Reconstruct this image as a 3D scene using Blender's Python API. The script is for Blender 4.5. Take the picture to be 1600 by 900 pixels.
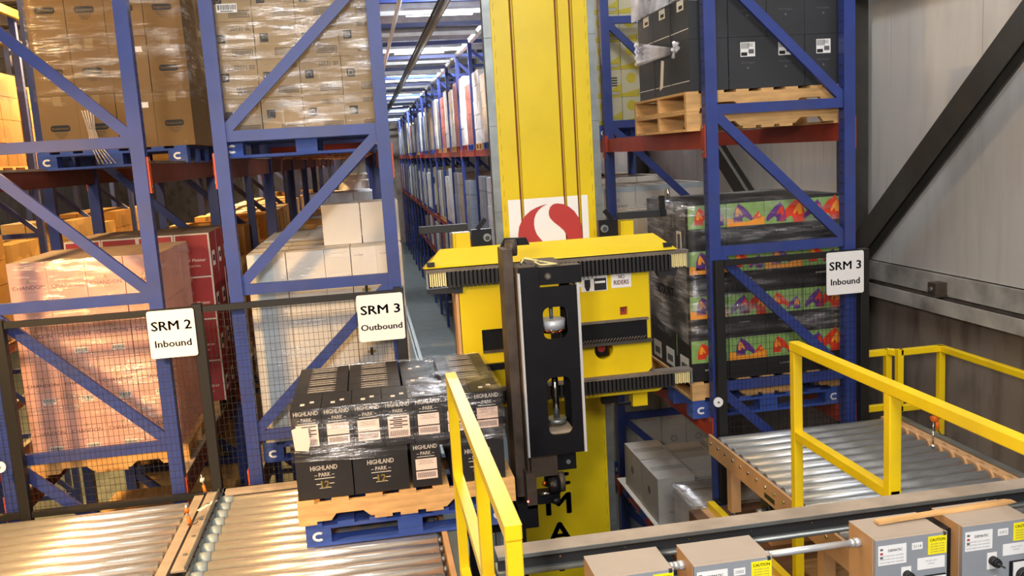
import bpy, math, random
from mathutils import Vector, Matrix, Euler, noise
random.seed(7)
SC = bpy.context.scene
for o in list(bpy.data.objects): bpy.data.objects.remove(o)
COL = SC.collection
R = math.radians

# ------------------------------------------------------------------ camera
cam = bpy.data.objects.new('camera', bpy.data.cameras.new('camera'))
COL.objects.link(cam); SC.camera = cam
CAMZ = 5.8
yaw, pitch, roll = R(8.907), R(8.736), R(-3.472)
cam.location = (0, 0, CAMZ)
fwd = Vector((math.sin(yaw)*math.cos(pitch), math.cos(yaw)*math.cos(pitch), -math.sin(pitch)))
rt = Vector((math.cos(yaw), -math.sin(yaw), 0)); up = rt.cross(fwd)
r2 = rt*math.cos(roll) + up*math.sin(roll); u2 = -rt*math.sin(roll) + up*math.cos(roll)
cam.rotation_euler = Matrix((r2, u2, -fwd)).transposed().to_euler()
cam.data.sensor_width = 36; cam.data.lens = 36*1391.94/1600
cam.data.clip_end = 200

# ------------------------------------------------------------------ world, lights, exposure
w = bpy.data.worlds.new('world'); SC.world = w; w.use_nodes = True
w.node_tree.nodes['Background'].inputs[0].default_value = (0.75, 0.8, 0.9, 1)
w.node_tree.nodes['Background'].inputs[1].default_value = 0.09
SC.view_settings.view_transform = 'Standard'
SC.view_settings.look = 'None'
SC.view_settings.gamma = 1
SC.view_settings.use_curve_mapping = False
SC.view_settings.exposure = -0.1

def area(name, loc, aim, size, power, col, sy=None):
    d = bpy.data.lights.new(name, 'AREA'); d.energy = power; d.color = col
    d.shape = 'RECTANGLE'; d.size = size; d.size_y = sy or size
    o = bpy.data.objects.new(name, d); COL.objects.link(o); o.location = loc
    o.rotation_euler = (Vector(aim)-Vector(loc)).to_track_quat('-Z', 'Y').to_euler()
    return o
SOD = (1.0, 0.60, 0.22)
area('front_lamp', (-0.9, -0.9, 6.5), (0.8, 5.0, 4.2), 0.5, 205, (1.0, 0.93, 0.86))
area('front_right_lamp', (1.2, -1.0, 8.8), (3.6, 6.0, 5.0), 2.2, 330, (0.95, 0.97, 1.0))
area('conveyor_row_lamp', (-1.7, 3.6, 8.9), (-1.4, 4.2, 3.6), 5.5, 170, (1.0, 0.78, 0.5), .25)
area('right_row_lamp', (2.9, 4.6, 8.9), (2.9, 4.8, 3.6), 2.6, 40, (0.95, 0.97, 1.0), .25)
area('wall_side_lamp', (3.98, 9.5, 8.9), (4.1, 9.5, 0), .5, 160, (1.0, 0.96, 0.9))
area('sodium_left', (-3.3, 3.2, 6.6), (-1.3, 6.0, 3.7), 0.4, 80, SOD).data.spread = R(75)

# ------------------------------------------------------------------ materials
def lin(h):
    h = h.lstrip('#'); c = [int(h[i:i+2], 16)/255 for i in (0, 2, 4)]
    return tuple(((x+0.055)/1.055)**2.4 if x > 0.04045 else x/12.92 for x in c) + (1,)
MATS = {}
def mat(name, col, rough=0.6, metal=0.0, var=0.12, scale=6.0, bump=0.0, bscale=40, stretch=None, rnd=0.0, spec=0.5, dirt=None, dirtamt=0.5):
    m = bpy.data.materials.new(name); m.use_nodes = True; MATS[name] = m
    nt = m.node_tree; N = nt.nodes; L = nt.links; b = N['Principled BSDF']
    c = lin(col) if isinstance(col, str) else col
    b.inputs['Roughness'].default_value = rough; b.inputs['Metallic'].default_value = metal
    b.inputs['Specular IOR Level'].default_value = spec
    tc = N.new('ShaderNodeTexCoord'); mp = N.new('ShaderNodeMapping')
    L.new(tc.outputs['Object'], mp.inputs[0])
    if stretch: mp.inputs['Scale'].default_value = stretch
    nz = N.new('ShaderNodeTexNoise'); nz.inputs['Scale'].default_value = scale; nz.inputs['Detail'].default_value = 5
    L.new(mp.outputs[0], nz.inputs['Vector'])
    mr = N.new('ShaderNodeMapRange'); mr.inputs[1].default_value = 0.3; mr.inputs[2].default_value = 0.7
    mr.inputs[3].default_value = 1-var; mr.inputs[4].default_value = 1+var
    L.new(nz.outputs[0], mr.inputs[0])
    fac = mr.outputs[0]
    if rnd:
        oi = N.new('ShaderNodeObjectInfo'); m2 = N.new('ShaderNodeMapRange')
        m2.inputs[3].default_value = 1-rnd; m2.inputs[4].default_value = 1+rnd
        L.new(oi.outputs['Random'], m2.inputs[0])
        mu = N.new('ShaderNodeMath'); mu.operation = 'MULTIPLY'; L.new(fac, mu.inputs[0]); L.new(m2.outputs[0], mu.inputs[1]); fac = mu.outputs[0]
    vm = N.new('ShaderNodeVectorMath'); vm.operation = 'SCALE'; vm.inputs[0].default_value = c[:3]
    L.new(fac, vm.inputs['Scale'])
    out = vm.outputs[0]
    if dirt:
        n3 = N.new('ShaderNodeTexNoise'); n3.inputs['Scale'].default_value = 3.1; n3.inputs['Detail'].default_value = 8
        L.new(mp.outputs[0], n3.inputs['Vector'])
        r3 = N.new('ShaderNodeMapRange'); r3.inputs[1].default_value = 0.48; r3.inputs[2].default_value = 0.75; r3.inputs[4].default_value = dirtamt
        L.new(n3.outputs[0], r3.inputs[0])
        mx = N.new('ShaderNodeMix'); mx.data_type = 'RGBA'
        L.new(r3.outputs[0], mx.inputs[0]); L.new(out, mx.inputs[6]); mx.inputs[7].default_value = lin(dirt); out = mx.outputs[2]
    L.new(out, b.inputs['Base Color'])
    if bump:
        n2 = N.new('ShaderNodeTexNoise'); n2.inputs['Scale'].default_value = bscale; L.new(mp.outputs[0], n2.inputs['Vector'])
        bp = N.new('ShaderNodeBump'); bp.inputs['Strength'].default_value = bump; bp.inputs['Distance'].default_value = 0.01
        L.new(n2.outputs[0], bp.inputs['Height']); L.new(bp.outputs[0], b.inputs['Normal'])
    return m
BLUE = mat('blue_paint', '#2a3b7e', 0.45, var=0.12, dirt='#4a4a5c', dirtamt=0.35, rnd=0.05)
RED = mat('red_beam_paint', '#a03a28', 0.5, dirt='#5a2a20', dirtamt=0.5)
RUST = mat('red_brown_paint', '#6b3020', 0.6, dirt='#3a2018', dirtamt=0.6)
ORANGE = mat('orange_connector', '#c24a1c', 0.5)
YEL = mat('yellow_paint', '#dcc00c', 0.38, var=0.05, scale=2.5, dirt='#b8980e', dirtamt=0.3)
YELR = mat('rail_yellow_paint', '#f0cc14', 0.35, var=0.05, dirt='#c7a23a', dirtamt=0.35)
WELD = mat('weld_yellow', '#a88a10', .6)
BROWNL = mat('brown_groove', '#7a3a12', 0.6)
GALV = mat('galvanised_steel', '#8a8f8e', 0.42, 0.75, var=0.18, scale=8, bump=0.05)
ROLL = mat('roller_steel', '#ece5da', 0.27, 0.8, var=0.06, scale=3, stretch=(2, 6, 6))
ROLLR = mat('dusty_roller_steel', '#b4b8bc', 0.36, 0.6, var=0.15, scale=4, stretch=(2, 10, 10), dirt='#77797a', dirtamt=0.4)
DUSTM = mat('dusty_steel', '#a39484', 0.7, 0.15, var=0.15, scale=9, dirt='#6f6456', dirtamt=0.5)
TAN = mat('tan_paint', '#c79a6c', 0.55, var=0.08)
BEIGE = mat('beige_box_paint', '#a8998a', 0.5, var=0.05)
BEIGES = mat('tan_box_side', '#b98a5a', 0.5, var=0.05)
GREYP = mat('grey_door_paint', '#8c9096', 0.45, var=0.03)
BLACK = mat('black_steel', '#15151a', 0.4, 0.3, var=0.2, scale=10)
BLACKB = mat('brown_black_steel', '#544840', 0.5, 0.4, var=0.3, scale=12, dirt='#55483c', dirtamt=0.6)
DUSTB = mat('dusty_dark_steel', '#6e655d', 0.7, 0.2, var=0.2, scale=14)
RUB = mat('black_rubber', '#1b1b1d', 0.6)
CHROME = mat('bright_metal', '#d8d8d8', 0.15, 1.0, var=0.05)
WHITE = mat('white_paint', '#e9e9e9', 0.5, var=0.02)
PAPER = mat('white_paper', '#e6e4e2', 0.6, var=0.03)
INK = mat('black_ink', '#16161a', 0.6, var=0.05)
INKG = mat('grey_ink', '#5b5b60', 0.6, var=0.05)
REDI = mat('red_print', '#b23230', 0.5, var=0.05)
YELP = mat('yellow_sticker', '#f2e21a', 0.5, var=0.03)
WOOD = mat('pallet_wood', '#d0a268', 0.75, var=0.22, scale=5, stretch=(1, 6, 6), bump=0.1, rnd=0.1)
WOODO = mat('old_pallet_wood', '#a98456', 0.8, var=0.25, scale=5, stretch=(1, 6, 6), bump=0.1, rnd=0.1)
PBLUE = mat('blue_pallet_wood', '#2f4c9a', 0.7, var=0.2, scale=6, stretch=(1, 5, 5), rnd=0.08, dirt='#6b6a80', dirtamt=0.4)
CARD = mat('brown_cardboard', '#7c603a', 0.75, var=0.06, rnd=0.05)
CARD2 = mat('light_cardboard', '#97805f', 0.75, var=0.06, rnd=0.05)
TANC = mat('golden_cardboard', '#cda05c', 0.75, var=0.08, rnd=0.1)
TAPE = mat('clear_tape', '#97805c', 0.25, var=0.05)
PINK = mat('pink_carton', '#cf9c92', 0.6, var=0.05, rnd=0.03)
PINKT = mat('dusty_carton_top', '#8a7462', 0.8, var=0.12)
REDC = mat('red_carton', '#93272a', 0.6, var=0.08, rnd=0.06)
WHC = mat('white_carton', '#c6c0b9', 0.6, var=0.04, rnd=0.04)
GRC = mat('grey_carton', '#a9a59e', 0.65, var=0.08, rnd=0.05, dirt='#6f6a64', dirtamt=0.5)
DKC = mat('charcoal_carton', '#2b2c30', 0.55, var=0.08, rnd=0.05)
BKC = mat('black_carton', '#1e1c1e', 0.5, var=0.08)
YLC = mat('cream_carton', '#b5b095', 0.6, var=0.05)
YLP = mat('yellow_print', '#b3a42c', 0.6, var=0.05)
GREEN = mat('green_print', '#7fa05a', 0.5, var=0.2, scale=12)
PURP = mat('purple_print', '#5b2a78', 0.5, var=0.2, scale=14)
SCAR = mat('scarlet_print', '#d2381a', 0.5, var=0.2, scale=14)
ORPR = mat('orange_print', '#e8952c', 0.5, var=0.15)
CREAM = mat('cream_print', '#e3d9cc', 0.6, var=0.03)
GOLD = mat('gold_print', '#a48b3a', 0.5)
PINKL = mat('pale_pink_label', '#eed0c0', 0.6, var=0.03)
BRIST = mat('cream_bristle', '#e6d79a', 0.6)
MOTOR = mat('silver_motor', '#c4c6cc', 0.4, 0.3)
TRIM = mat('silver_trim', '#d4d4d8', 0.35, 0.3, var=0.03)
SILV = mat('conduit_silver', '#c9cbcc', 0.33, 0.5, var=0.06)
FENCE = mat('black_fence_paint', '#131211', 0.5)
HUB = mat('grey_blue_hub', '#8b989e', 0.45, 0.1)
COPP = mat('copper_wire', '#b8622e', 0.3, 0.8)
DKGRN = mat('dark_green_motor', '#2c3418', 0.5)
CEIL = mat('roof_deck', '#85888c', 0.6, 0.3, var=0.15)
JOIST = mat('roof_joist', '#d4d9e0', 0.5, 0.3)
CONC = mat('concrete', '#5c6464', 0.75, var=0.12, scale=2, dirt='#454b4b', dirtamt=0.5)
PLYW = mat('worn_plywood', '#6b4a30', 0.8, var=0.25, scale=3, stretch=(1, 4, 1), dirt='#3a2a1e', dirtamt=0.7)
PANEL = mat('insulated_wall_panel', '#c9c5c1', 0.45, 0.1, var=0.03, scale=0.9, stretch=(1, 3, 0.4), dirt='#a89c94', dirtamt=0.35)
PANELD = mat('lower_wall_panel', '#a3988e', 0.4, 0.3, var=0.15, scale=0.8, stretch=(1, 2, 0.5), dirt='#5a4a3e', dirtamt=0.7)
STEEL = mat('dark_structural_steel', '#403d38', 0.55, 0.2, var=0.15)
STEELG = mat('grey_structural_steel', '#b2afa9', 0.6, 0.2, var=0.2, dirt='#4a4540', dirtamt=0.6)
ORW = mat('orange_plastic', '#e06a12', 0.5)

def emis(name, col, s):
    m = bpy.data.materials.new(name); m.use_nodes = True; b = m.node_tree.nodes['Principled BSDF']
    b.inputs['Base Color'].default_value = (0.8, 0.8, 0.8, 1)
    b.inputs['Emission Color'].default_value = col; b.inputs['Emission Strength'].default_value = s
    return m
TUBE = emis('lamp_tube', (0.92, 0.96, 1, 1), 14)
SODM = emis('sodium_lens', (1, 0.6, 0.2, 1), 25)
LEDR = emis('red_led', (1, 0.05, 0.03, 1), 6)

def wrapmat(name, lo, hi, rough=0.2, tint=(0.93, 0.93, 0.95, 1), stretch=(1.2, 1.2, 9)):
    m = bpy.data.materials.new(name); m.use_nodes = True; nt = m.node_tree; N = nt.nodes; L = nt.links
    for n in list(N): N.remove(n)
    out = N.new('ShaderNodeOutputMaterial'); mix = N.new('ShaderNodeMixShader'); tr = N.new('ShaderNodeBsdfTransparent')
    ad = N.new('ShaderNodeMixShader'); gl = N.new('ShaderNodeBsdfGlossy'); df = N.new('ShaderNodeBsdfDiffuse')
    gl.inputs['Roughness'].default_value = rough; gl.inputs['Color'].default_value = tint; df.inputs['Color'].default_value = tint
    ad.inputs[0].default_value = 0.25; L.new(gl.outputs[0], ad.inputs[1]); L.new(df.outputs[0], ad.inputs[2])
    tc = N.new('ShaderNodeTexCoord'); mp = N.new('ShaderNodeMapping'); mp.inputs['Scale'].default_value = stretch
    L.new(tc.outputs['Object'], mp.inputs[0])
    nz = N.new('ShaderNodeTexNoise'); nz.inputs['Scale'].default_value = 2.2; nz.inputs['Detail'].default_value = 6; nz.inputs['Roughness'].default_value = 0.65
    L.new(mp.outputs[0], nz.inputs['Vector'])
    mr = N.new('ShaderNodeMapRange'); mr.inputs[1].default_value = 0.47; mr.inputs[2].default_value = 0.70; mr.inputs[3].default_value = lo; mr.inputs[4].default_value = hi
    n4 = N.new('ShaderNodeTexNoise'); n4.inputs['Scale'].default_value = 2.3; L.new(tc.outputs['Object'], n4.inputs['Vector'])
    m4 = N.new('ShaderNodeMapRange'); m4.inputs[1].default_value = 0.42; m4.inputs[2].default_value = 0.6; m4.inputs[3].default_value = 0.25; m4.inputs[4].default_value = 1.15
    L.new(n4.outputs[0], m4.inputs[0]); mm = N.new('ShaderNodeMath'); mm.operation = 'MULTIPLY'; mm.use_clamp = True
    L.new(nz.outputs[0], mr.inputs[0]); L.new(mr.outputs[0], mm.inputs[0]); L.new(m4.outputs[0], mm.inputs[1]); L.new(mm.outputs[0], mix.inputs[0])
    n2 = N.new('ShaderNodeTexNoise'); n2.inputs['Scale'].default_value = 6; n2.inputs['Detail'].default_value = 4
    L.new(mp.outputs[0], n2.inputs['Vector'])
    bp = N.new('ShaderNodeBump'); bp.inputs['Strength'].default_value = 0.9; bp.inputs['Distance'].default_value = 0.02
    L.new(n2.outputs[0], bp.inputs['Height']); L.new(bp.outputs[0], gl.inputs['Normal'])
    L.new(tr.outputs[0], mix.inputs[1]); L.new(ad.outputs[0], mix.inputs[2]); L.new(mix.outputs[0], out.inputs[0])
    return m
WRAP = wrapmat('stretch_film', 0.03, 0.62, 0.16)
WRAPL = wrapmat('thin_stretch_film', 0.02, 0.3, 0.2)
WRAPM = wrapmat('milky_stretch_film', 0.30, 0.75, 0.25)
WRAPW = wrapmat('white_gathered_film', 0.8, 0.98, 0.3, (0.92, 0.9, 0.95, 1), (3, 3, 30))

# far pallet loads: colour of each load picked per object
def loadmat(name, cols):
    m = bpy.data.materials.new(name); m.use_nodes = True; nt = m.node_tree; N = nt.nodes; L = nt.links; b = N['Principled BSDF']
    oi = N.new('ShaderNodeObjectInfo'); cr = N.new('ShaderNodeValToRGB'); cr.color_ramp.interpolation = 'CONSTANT'
    e = cr.color_ramp.elements
    while len(e) < len(cols): e.new(0.5)
    for i, c in enumerate(cols): e[i].position = i/len(cols); e[i].color = lin(c)
    L.new(oi.outputs['Random'], cr.inputs[0])
    tc = N.new('ShaderNodeTexCoord'); br = N.new('ShaderNodeTexVoronoi'); br.inputs['Scale'].default_value = 3.0
    L.new(tc.outputs['Object'], br.inputs['Vector'])
    mr = N.new('ShaderNodeMapRange'); mr.inputs[3].default_value = 0.7; mr.inputs[4].default_value = 1.15
    L.new(br.outputs['Color'], mr.inputs[0])
    vm = N.new('ShaderNodeVectorMath'); vm.operation = 'SCALE'; L.new(cr.outputs[0], vm.inputs[0]); L.new(mr.outputs[0], vm.inputs['Scale'])
    L.new(vm.outputs[0], b.inputs['Base Color']); b.inputs['Roughness'].default_value = 0.35
    nz = N.new('ShaderNodeTexNoise'); nz.inputs['Scale'].default_value = 9; L.new(tc.outputs['Object'], nz.inputs['Vector'])
    bp = N.new('ShaderNodeBump'); bp.inputs['Strength'].default_value = 0.5; L.new(nz.outputs[0], bp.inputs['Height']); L.new(bp.outputs[0], b.inputs['Normal'])
    return m
LOADW = loadmat('pale_wrapped_goods', ['#f2f0ee', '#dfe3ea', '#b8a48c', '#f6f4f2', '#e8e4dc', '#b46a5c', '#eef0f6', '#a8a4a0', '#e8dc98', '#dcdcE0', '#8c96a8'])
LOADY = loadmat('golden_wrapped_goods', ['#a8824c', '#94703e', '#b3925c', '#8c683a', '#a88c62', '#b89c70'])

# ------------------------------------------------------------------ mesh builder
_tx = {}
def textmesh(s, bold):
    k = (s, bold)
    if k not in _tx:
        cu = bpy.data.curves.new('t', 'FONT'); cu.body = s; cu.size = 1; cu.resolution_u = 2
        cu.offset = 0.0
        o = bpy.data.objects.new('t', cu); me = o.to_mesh()
        v = [tuple(x.co) for x in me.vertices]; f = [tuple(p.vertices) for p in me.polygons]
        o.to_mesh_clear(); bpy.data.objects.remove(o)
        
        if bold and v:
            n0 = len(v); e = 0.022; vv = list(v); ff = list(f)
            v = [(a+dx, b_+dy, c_) for dx, dy in ((-e, 0), (e, 0), (0, e*.7), (0, -e*.7)) for a, b_, c_ in vv]
            f = [tuple(q+n0*t_ for q in p_) for t_ in range(4) for p_ in ff]
        xs = [a[0] for a in v] or [0]; ys = [a[1] for a in v] or [0]
        _tx[k] = (v, f, min(xs), max(xs), min(ys), max(ys))
    return _tx[k]
class MB:
    def __init__(s): s.v = []; s.f = []; s.m = []; s.sm = []; s.mats = []
    def mi(s, m):
        if m not in s.mats: s.mats.append(m)
        return s.mats.index(m)
    def add(s, vs, fs, m, smooth=False):
        b = len(s.v); s.v += [tuple(x) for x in vs]; i = s.mi(m)
        for k, f in enumerate(fs):
            s.f.append(tuple(b+q for q in f)); s.m.append(i); s.sm.append(smooth if isinstance(smooth, bool) else smooth[k])
        return s
    def box(s, x0, x1, y0, y1, z0, z1, m, top=None):
        vs = [(x, y, z) for z in (z0, z1) for x, y in ((x0, y0), (x1, y0), (x1, y1), (x0, y1))]
        s.add(vs, [(3, 2, 1, 0), (0, 1, 5, 4), (1, 2, 6, 5), (2, 3, 7, 6), (3, 0, 4, 7)], m)
        s.add([vs[4], vs[5], vs[6], vs[7]], [(0, 1, 2, 3)], top or m); return s
    def cyl(s, p, q, r, m, n=16, r2=None, caps=True):
        p = Vector(p); q = Vector(q); d = (q-p).normalized(); a = d.orthogonal().normalized(); b = d.cross(a)
        r2 = r if r2 is None else r2; vs = []
        for c, rr in ((p, r), (q, r2)):
            for i in range(n):
                t = 2*math.pi*i/n; vs.append(c + a*math.cos(t)*rr + b*math.sin(t)*rr)
        fs = [(i, (i+1) % n, n+(i+1) % n, n+i) for i in range(n)]; sm = [True]*n
        if caps: fs += [tuple(range(n-1, -1, -1)), tuple(range(n, 2*n))]; sm += [False, False]
        s.add(vs, fs, m, sm); return s
    def bar(s, p, q, wd, th, m, nrm=(0, 1, 0)):
        # rectangular bar from p to q; th measured along nrm, wd across it
        p = Vector(p); q = Vector(q); n = Vector(nrm).normalized(); d = (q-p).normalized(); c = d.cross(n).normalized()
        vs = [e + c*a*wd/2 + n*b*th/2 for e in (p, q) for a, b in ((-1, -1), (1, -1), (1, 1), (-1, 1))]
        s.add(vs, [(3, 2, 1, 0), (4, 5, 6, 7), (0, 1, 5, 4), (1, 2, 6, 5), (2, 3, 7, 6), (3, 0, 4, 7)], m); return s
    def tube(s, pts, r, m, n=8):
        for a, b in zip(pts, pts[1:]): s.cyl(a, b, r, m, n)
        return s
    def ext(s, pts, m, o=(0, 0, 0), R_=(1, 0, 0), U_=(0, 0, 1), depth=0.0, D_=(0, 1, 0)):
        o = Vector(o); r = Vector(R_); u = Vector(U_); d = Vector(D_)*depth
        a = [o + r*x + u*y for x, y in pts]; n = len(pts)
        if depth == 0: s.add(a, [tuple(range(n))], m); return s
        b = [x+d for x in a]
        s.add(a+b, [tuple(range(n)), tuple(range(2*n-1, n-1, -1))] + [(i, n+i, n+(i+1) % n, (i+1) % n) for i in range(n)], m); return s
    def disc(s, c, r, m, R_=(1, 0, 0), U_=(0, 0, 1), n=20, r2=None):
        return s.ext([(math.cos(2*math.pi*i/n)*r, math.sin(2*math.pi*i/n)*(r2 or r)) for i in range(n)], m, c, R_, U_)
    def text(s, t, c, width, m, R_=(1, 0, 0), U_=(0, 0, 1), height=None, bold=False):
        v, f, x0, x1, y0, y1 = textmesh(t, bold)
        if not f: return s
        if width is None: k = height/(y1-y0); ky = k
        else: k = width/(x1-x0); ky = (height/(y1-y0)) if height else k
        c = Vector(c); r = Vector(R_); u = Vector(U_); cx = (x0+x1)/2; cy = (y0+y1)/2
        s.add([c + r*(a[0]-cx)*k + u*(a[1]-cy)*ky for a in v], f, m); return s
    def mesh(s, name='mesh'):
        me = bpy.data.meshes.new(name); me.from_pydata(s.v, [], s.f)
        for m in s.mats: me.materials.append(m)
        me.polygons.foreach_set('material_index', s.m); me.polygons.foreach_set('use_smooth', s.sm)
        me.update(); return me
    def build(s, name, parent=None, loc=(0, 0, 0), bevel=0):
        o = bpy.data.objects.new(name, s.mesh(name)); COL.objects.link(o); o.location = loc
        if parent: o.parent = parent
        if bevel:
            b = o.modifiers.new('bevel', 'BEVEL'); b.width = bevel; b.segments = 2; b.limit_method = 'ANGLE'
        return o
def plate(name, outer, holes, o, thick, m, parent=None, D_=(0, 1, 0)):
    # flat plate in the X/Z plane with real holes, extruded along Y
    cu = bpy.data.curves.new(name, 'CURVE'); cu.dimensions = '2D'; cu.fill_mode = 'BOTH'; cu.extrude = thick/2
    for ring in [outer]+holes:
        sp = cu.splines.new('POLY'); sp.points.add(len(ring)-1); sp.use_cyclic_u = True
        for p, q in zip(sp.points, ring): p.co = (q[0], q[1], 0, 1)
    t = bpy.data.objects.new('t', cu); me = t.to_mesh()
    vs = [(o[0]+v.co.x, o[1]+thick/2-v.co.z, o[2]+v.co.y) for v in me.vertices]; fs = [tuple(p.vertices) for p in me.polygons]
    t.to_mesh_clear(); bpy.data.objects.remove(t)
    mb = MB(); mb.add(vs, fs, m); return mb.build(name, parent)
def ring(cx, cz, r, n=28): return [(cx+r*math.cos(2*math.pi*i/n), cz+r*math.sin(2*math.pi*i/n)) for i in range(n)]
def rrect(x0, x1, z0, z1, r, n=6):
    P = []
    for cx, cz, a0 in ((x1-r, z1-r, 0), (x0+r, z1-r, 90), (x0+r, z0+r, 180), (x1-r, z0+r, 270)):
        for i in range(n+1):
            a = R(a0+90*i/n); P.append((cx+r*math.cos(a), cz+r*math.sin(a)))
    return P
def thing(name, label, cat, loc=(0, 0, 0), group=None, rz=0):
    o = bpy.data.objects.new(name, None); o.empty_display_size = 0.1; COL.objects.link(o); o.location = loc; o.rotation_euler.z = rz
    return tag(o, label, cat, group)
def tag(o, label, cat, group=None):
    o['label'] = label; o['category'] = cat
    if group: o['group'] = group
    return o
def struct(o): o['kind'] = 'structure'; return o
def dup(root, loc, label=None, group=None, rz=None):
    kids = {}
    def cp(o, par):
        c = o.copy(); COL.objects.link(c); c.parent = par
        for ch in CH.get(o.name, []): cp(ch, c)
        return c
    CH = {}
    def walk(o):
        CH[o.name] = list(o.children)
        for c in o.children: walk(c)
    if root.name not in KIDS: 
        walk(root); KIDS[root.name] = CH
    CH = KIDS[root.name]
    r = cp(root, None); r.location = loc
    if label: r['label'] = label
    if group: r['group'] = group
    if rz is not None: r.rotation_euler.z = rz
    return r
KIDS = {}
ORD = ['first', 'second', 'third', 'fourth', 'fifth', 'sixth', 'seventh', 'eighth', 'ninth', 'tenth', 'eleventh', 'twelfth', 'thirteenth', 'fourteenth', 'fifteenth', 'sixteenth', 'seventeenth', 'eighteenth', 'nineteenth', 'twentieth',
       'twenty-first', 'twenty-second', 'twenty-third', 'twenty-fourth', 'twenty-fifth', 'twenty-sixth', 'twenty-seventh', 'twenty-eighth', 'twenty-ninth', 'thirtieth'] + ['thirty-'+q for q in ('first', 'second', 'third', 'fourth', 'fifth', 'sixth', 'seventh', 'eighth', 'ninth')] + ['fortieth']
Y0 = 6.0; BAY = 2.65
LV = {'A': 5.86, 'B': 3.73, 'C': 2.33, 'D': 0.95}

# ------------------------------------------------------------------ setting
XW = 4.45
struct(MB().box(-16, XW+.3, 2, 62, -0.2, 0, CONC).build('floor'))
rf = MB(); rf.box(-16, XW+.3, -3, 62, 9.35, 9.5, CEIL)
for i in range(154): rf.box(-16, XW, -3+i*.42, -3+i*.42+.12, 9.30, 9.35, CEIL)
struct(rf.build('ceiling'))
struct(MB().box(-16, XW+.3, 62, 62.2, 0, 9.5, PANELD).build('wall_back'))
struct(MB().box(-16.2, -16, -3, 62, 0, 9.5, PANELD).build('wall_left'))
# right wall: insulated panels above a steel ledge, darker panels below
wr = MB()
y = -2.0; i = 0
while y < 62:
    wr.box(XW, XW+.12, y+.004, y+1.13, 4.64, 9.5, PANEL); y += 1.134; i += 1
wr.box(XW+.10, XW+.3, -2, 62, 0, 9.5, PANELD)
struct(wr.build('wall_right'))
wl = MB()
y = -2.0
while y < 62:
    wl.box(XW+.02, XW+.11, y+.004, y+1.13, 0, 4.40, PANELD); y += 1.134
struct(wl.build('trim_1'))
g = MB()
g.box(XW-.16, XW+.02, -1, 62, 4.40, 4.41, STEELG); g.box(XW-.17, XW-.15, -1, 62, 4.36, 4.47, STEELG)
g.box(XW-.03, XW+.01, -1, 62, 4.47, 4.63, STEELG)
struct(g.build('trim_2'))
struct(MB().box(XW-.28, XW-.1, -1, 62, 6.98, 7.12, STEEL).box(XW-.2, XW-.18, -1, 62, 6.9, 7.0, STEEL).build('trim_3'))
for k, (y, z) in enumerate(((6.25, 4.47), (5.1, 4.47), (9.0, 4.47))):
    tag(MB().box(XW-.13, XW-.03, y, y+.1, z, z+.11, BLACKB).box(XW-.15, XW-.03, y-.01, y+.11, z, z+.012, STEEL).cyl((XW-.13, y+.05, z+.06), (XW-.145, y+.05, z+.06), .02, GALV).build('wall_bracket'),
        ['small dark bracket on the wall ledge beside the far end of the rack', 'small dark bracket on the wall ledge nearest the right edge', 'small dark bracket on the wall ledge behind the rack'][k], 'bracket', 'wall ledge brackets')
def column(y, lab):
    c = MB(); c.box(XW-.23, XW-.04, y, y+.02, 0, 9.3, STEEL).box(XW-.23, XW-.04, y+.18, y+.2, 0, 9.3, STEEL).box(XW-.15, XW-.135, y+.02, y+.18, 0, 9.3, STEEL)
    return struct(c.build('trim_4'))
for y in (7.35, 13.6, 20, 27, 34, 41): column(y, '')
def brace(p, q, lab):
    b = MB().bar(p, q, .20, .02, STEEL, (1, 0, 0)).bar((p[0]-.05, p[1], p[2]), (q[0]-.05, q[1], q[2]), .02, .12, STEEL, (1, 0, 0)).bar((p[0]-.11, p[1], p[2]), (q[0]-.11, q[1], q[2]), .20, .01, STEEL, (1, 0, 0))
    return tag(b.build('steel_brace'), lab, 'brace', 'diagonal wall braces')
brace((XW-.2, 7.25, 4.66), (XW-.2, 3.0, 8.21), 'dark steel diagonal brace crossing the pale wall at right')
brace((XW-.2, 7.50, 3.9), (XW-.2, 13.5, 7.8), 'dark steel diagonal brace on the wall seen through the right rack')

# mezzanine decks under the conveyors
struct(MB().box(2.12, XW, 2.0, 5.88, 3.05, 3.15, PLYW).box(2.12, 2.2, 2.0, 5.88, 2.87, 3.05, STEEL).build('trim_5'))
struct(MB().box(-6, .42, 2.0, 5.88, 3.05, 3.15, PLYW).box(.34, .42, 2.0, 5.88, 2.87, 3.05, STEEL).build('trim_6'))
for k, (x, y) in enumerate(((2.3, 5.7), (2.3, 2.4), (4.2, 5.7), (.2, 5.7), (.2, 2.4), (-3.2, 5.7))):
    struct(MB().box(x-.07, x+.07, y-.07, y+.07, 0, 3.05, STEEL).build('trim_%d' % (7+k)))

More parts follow.
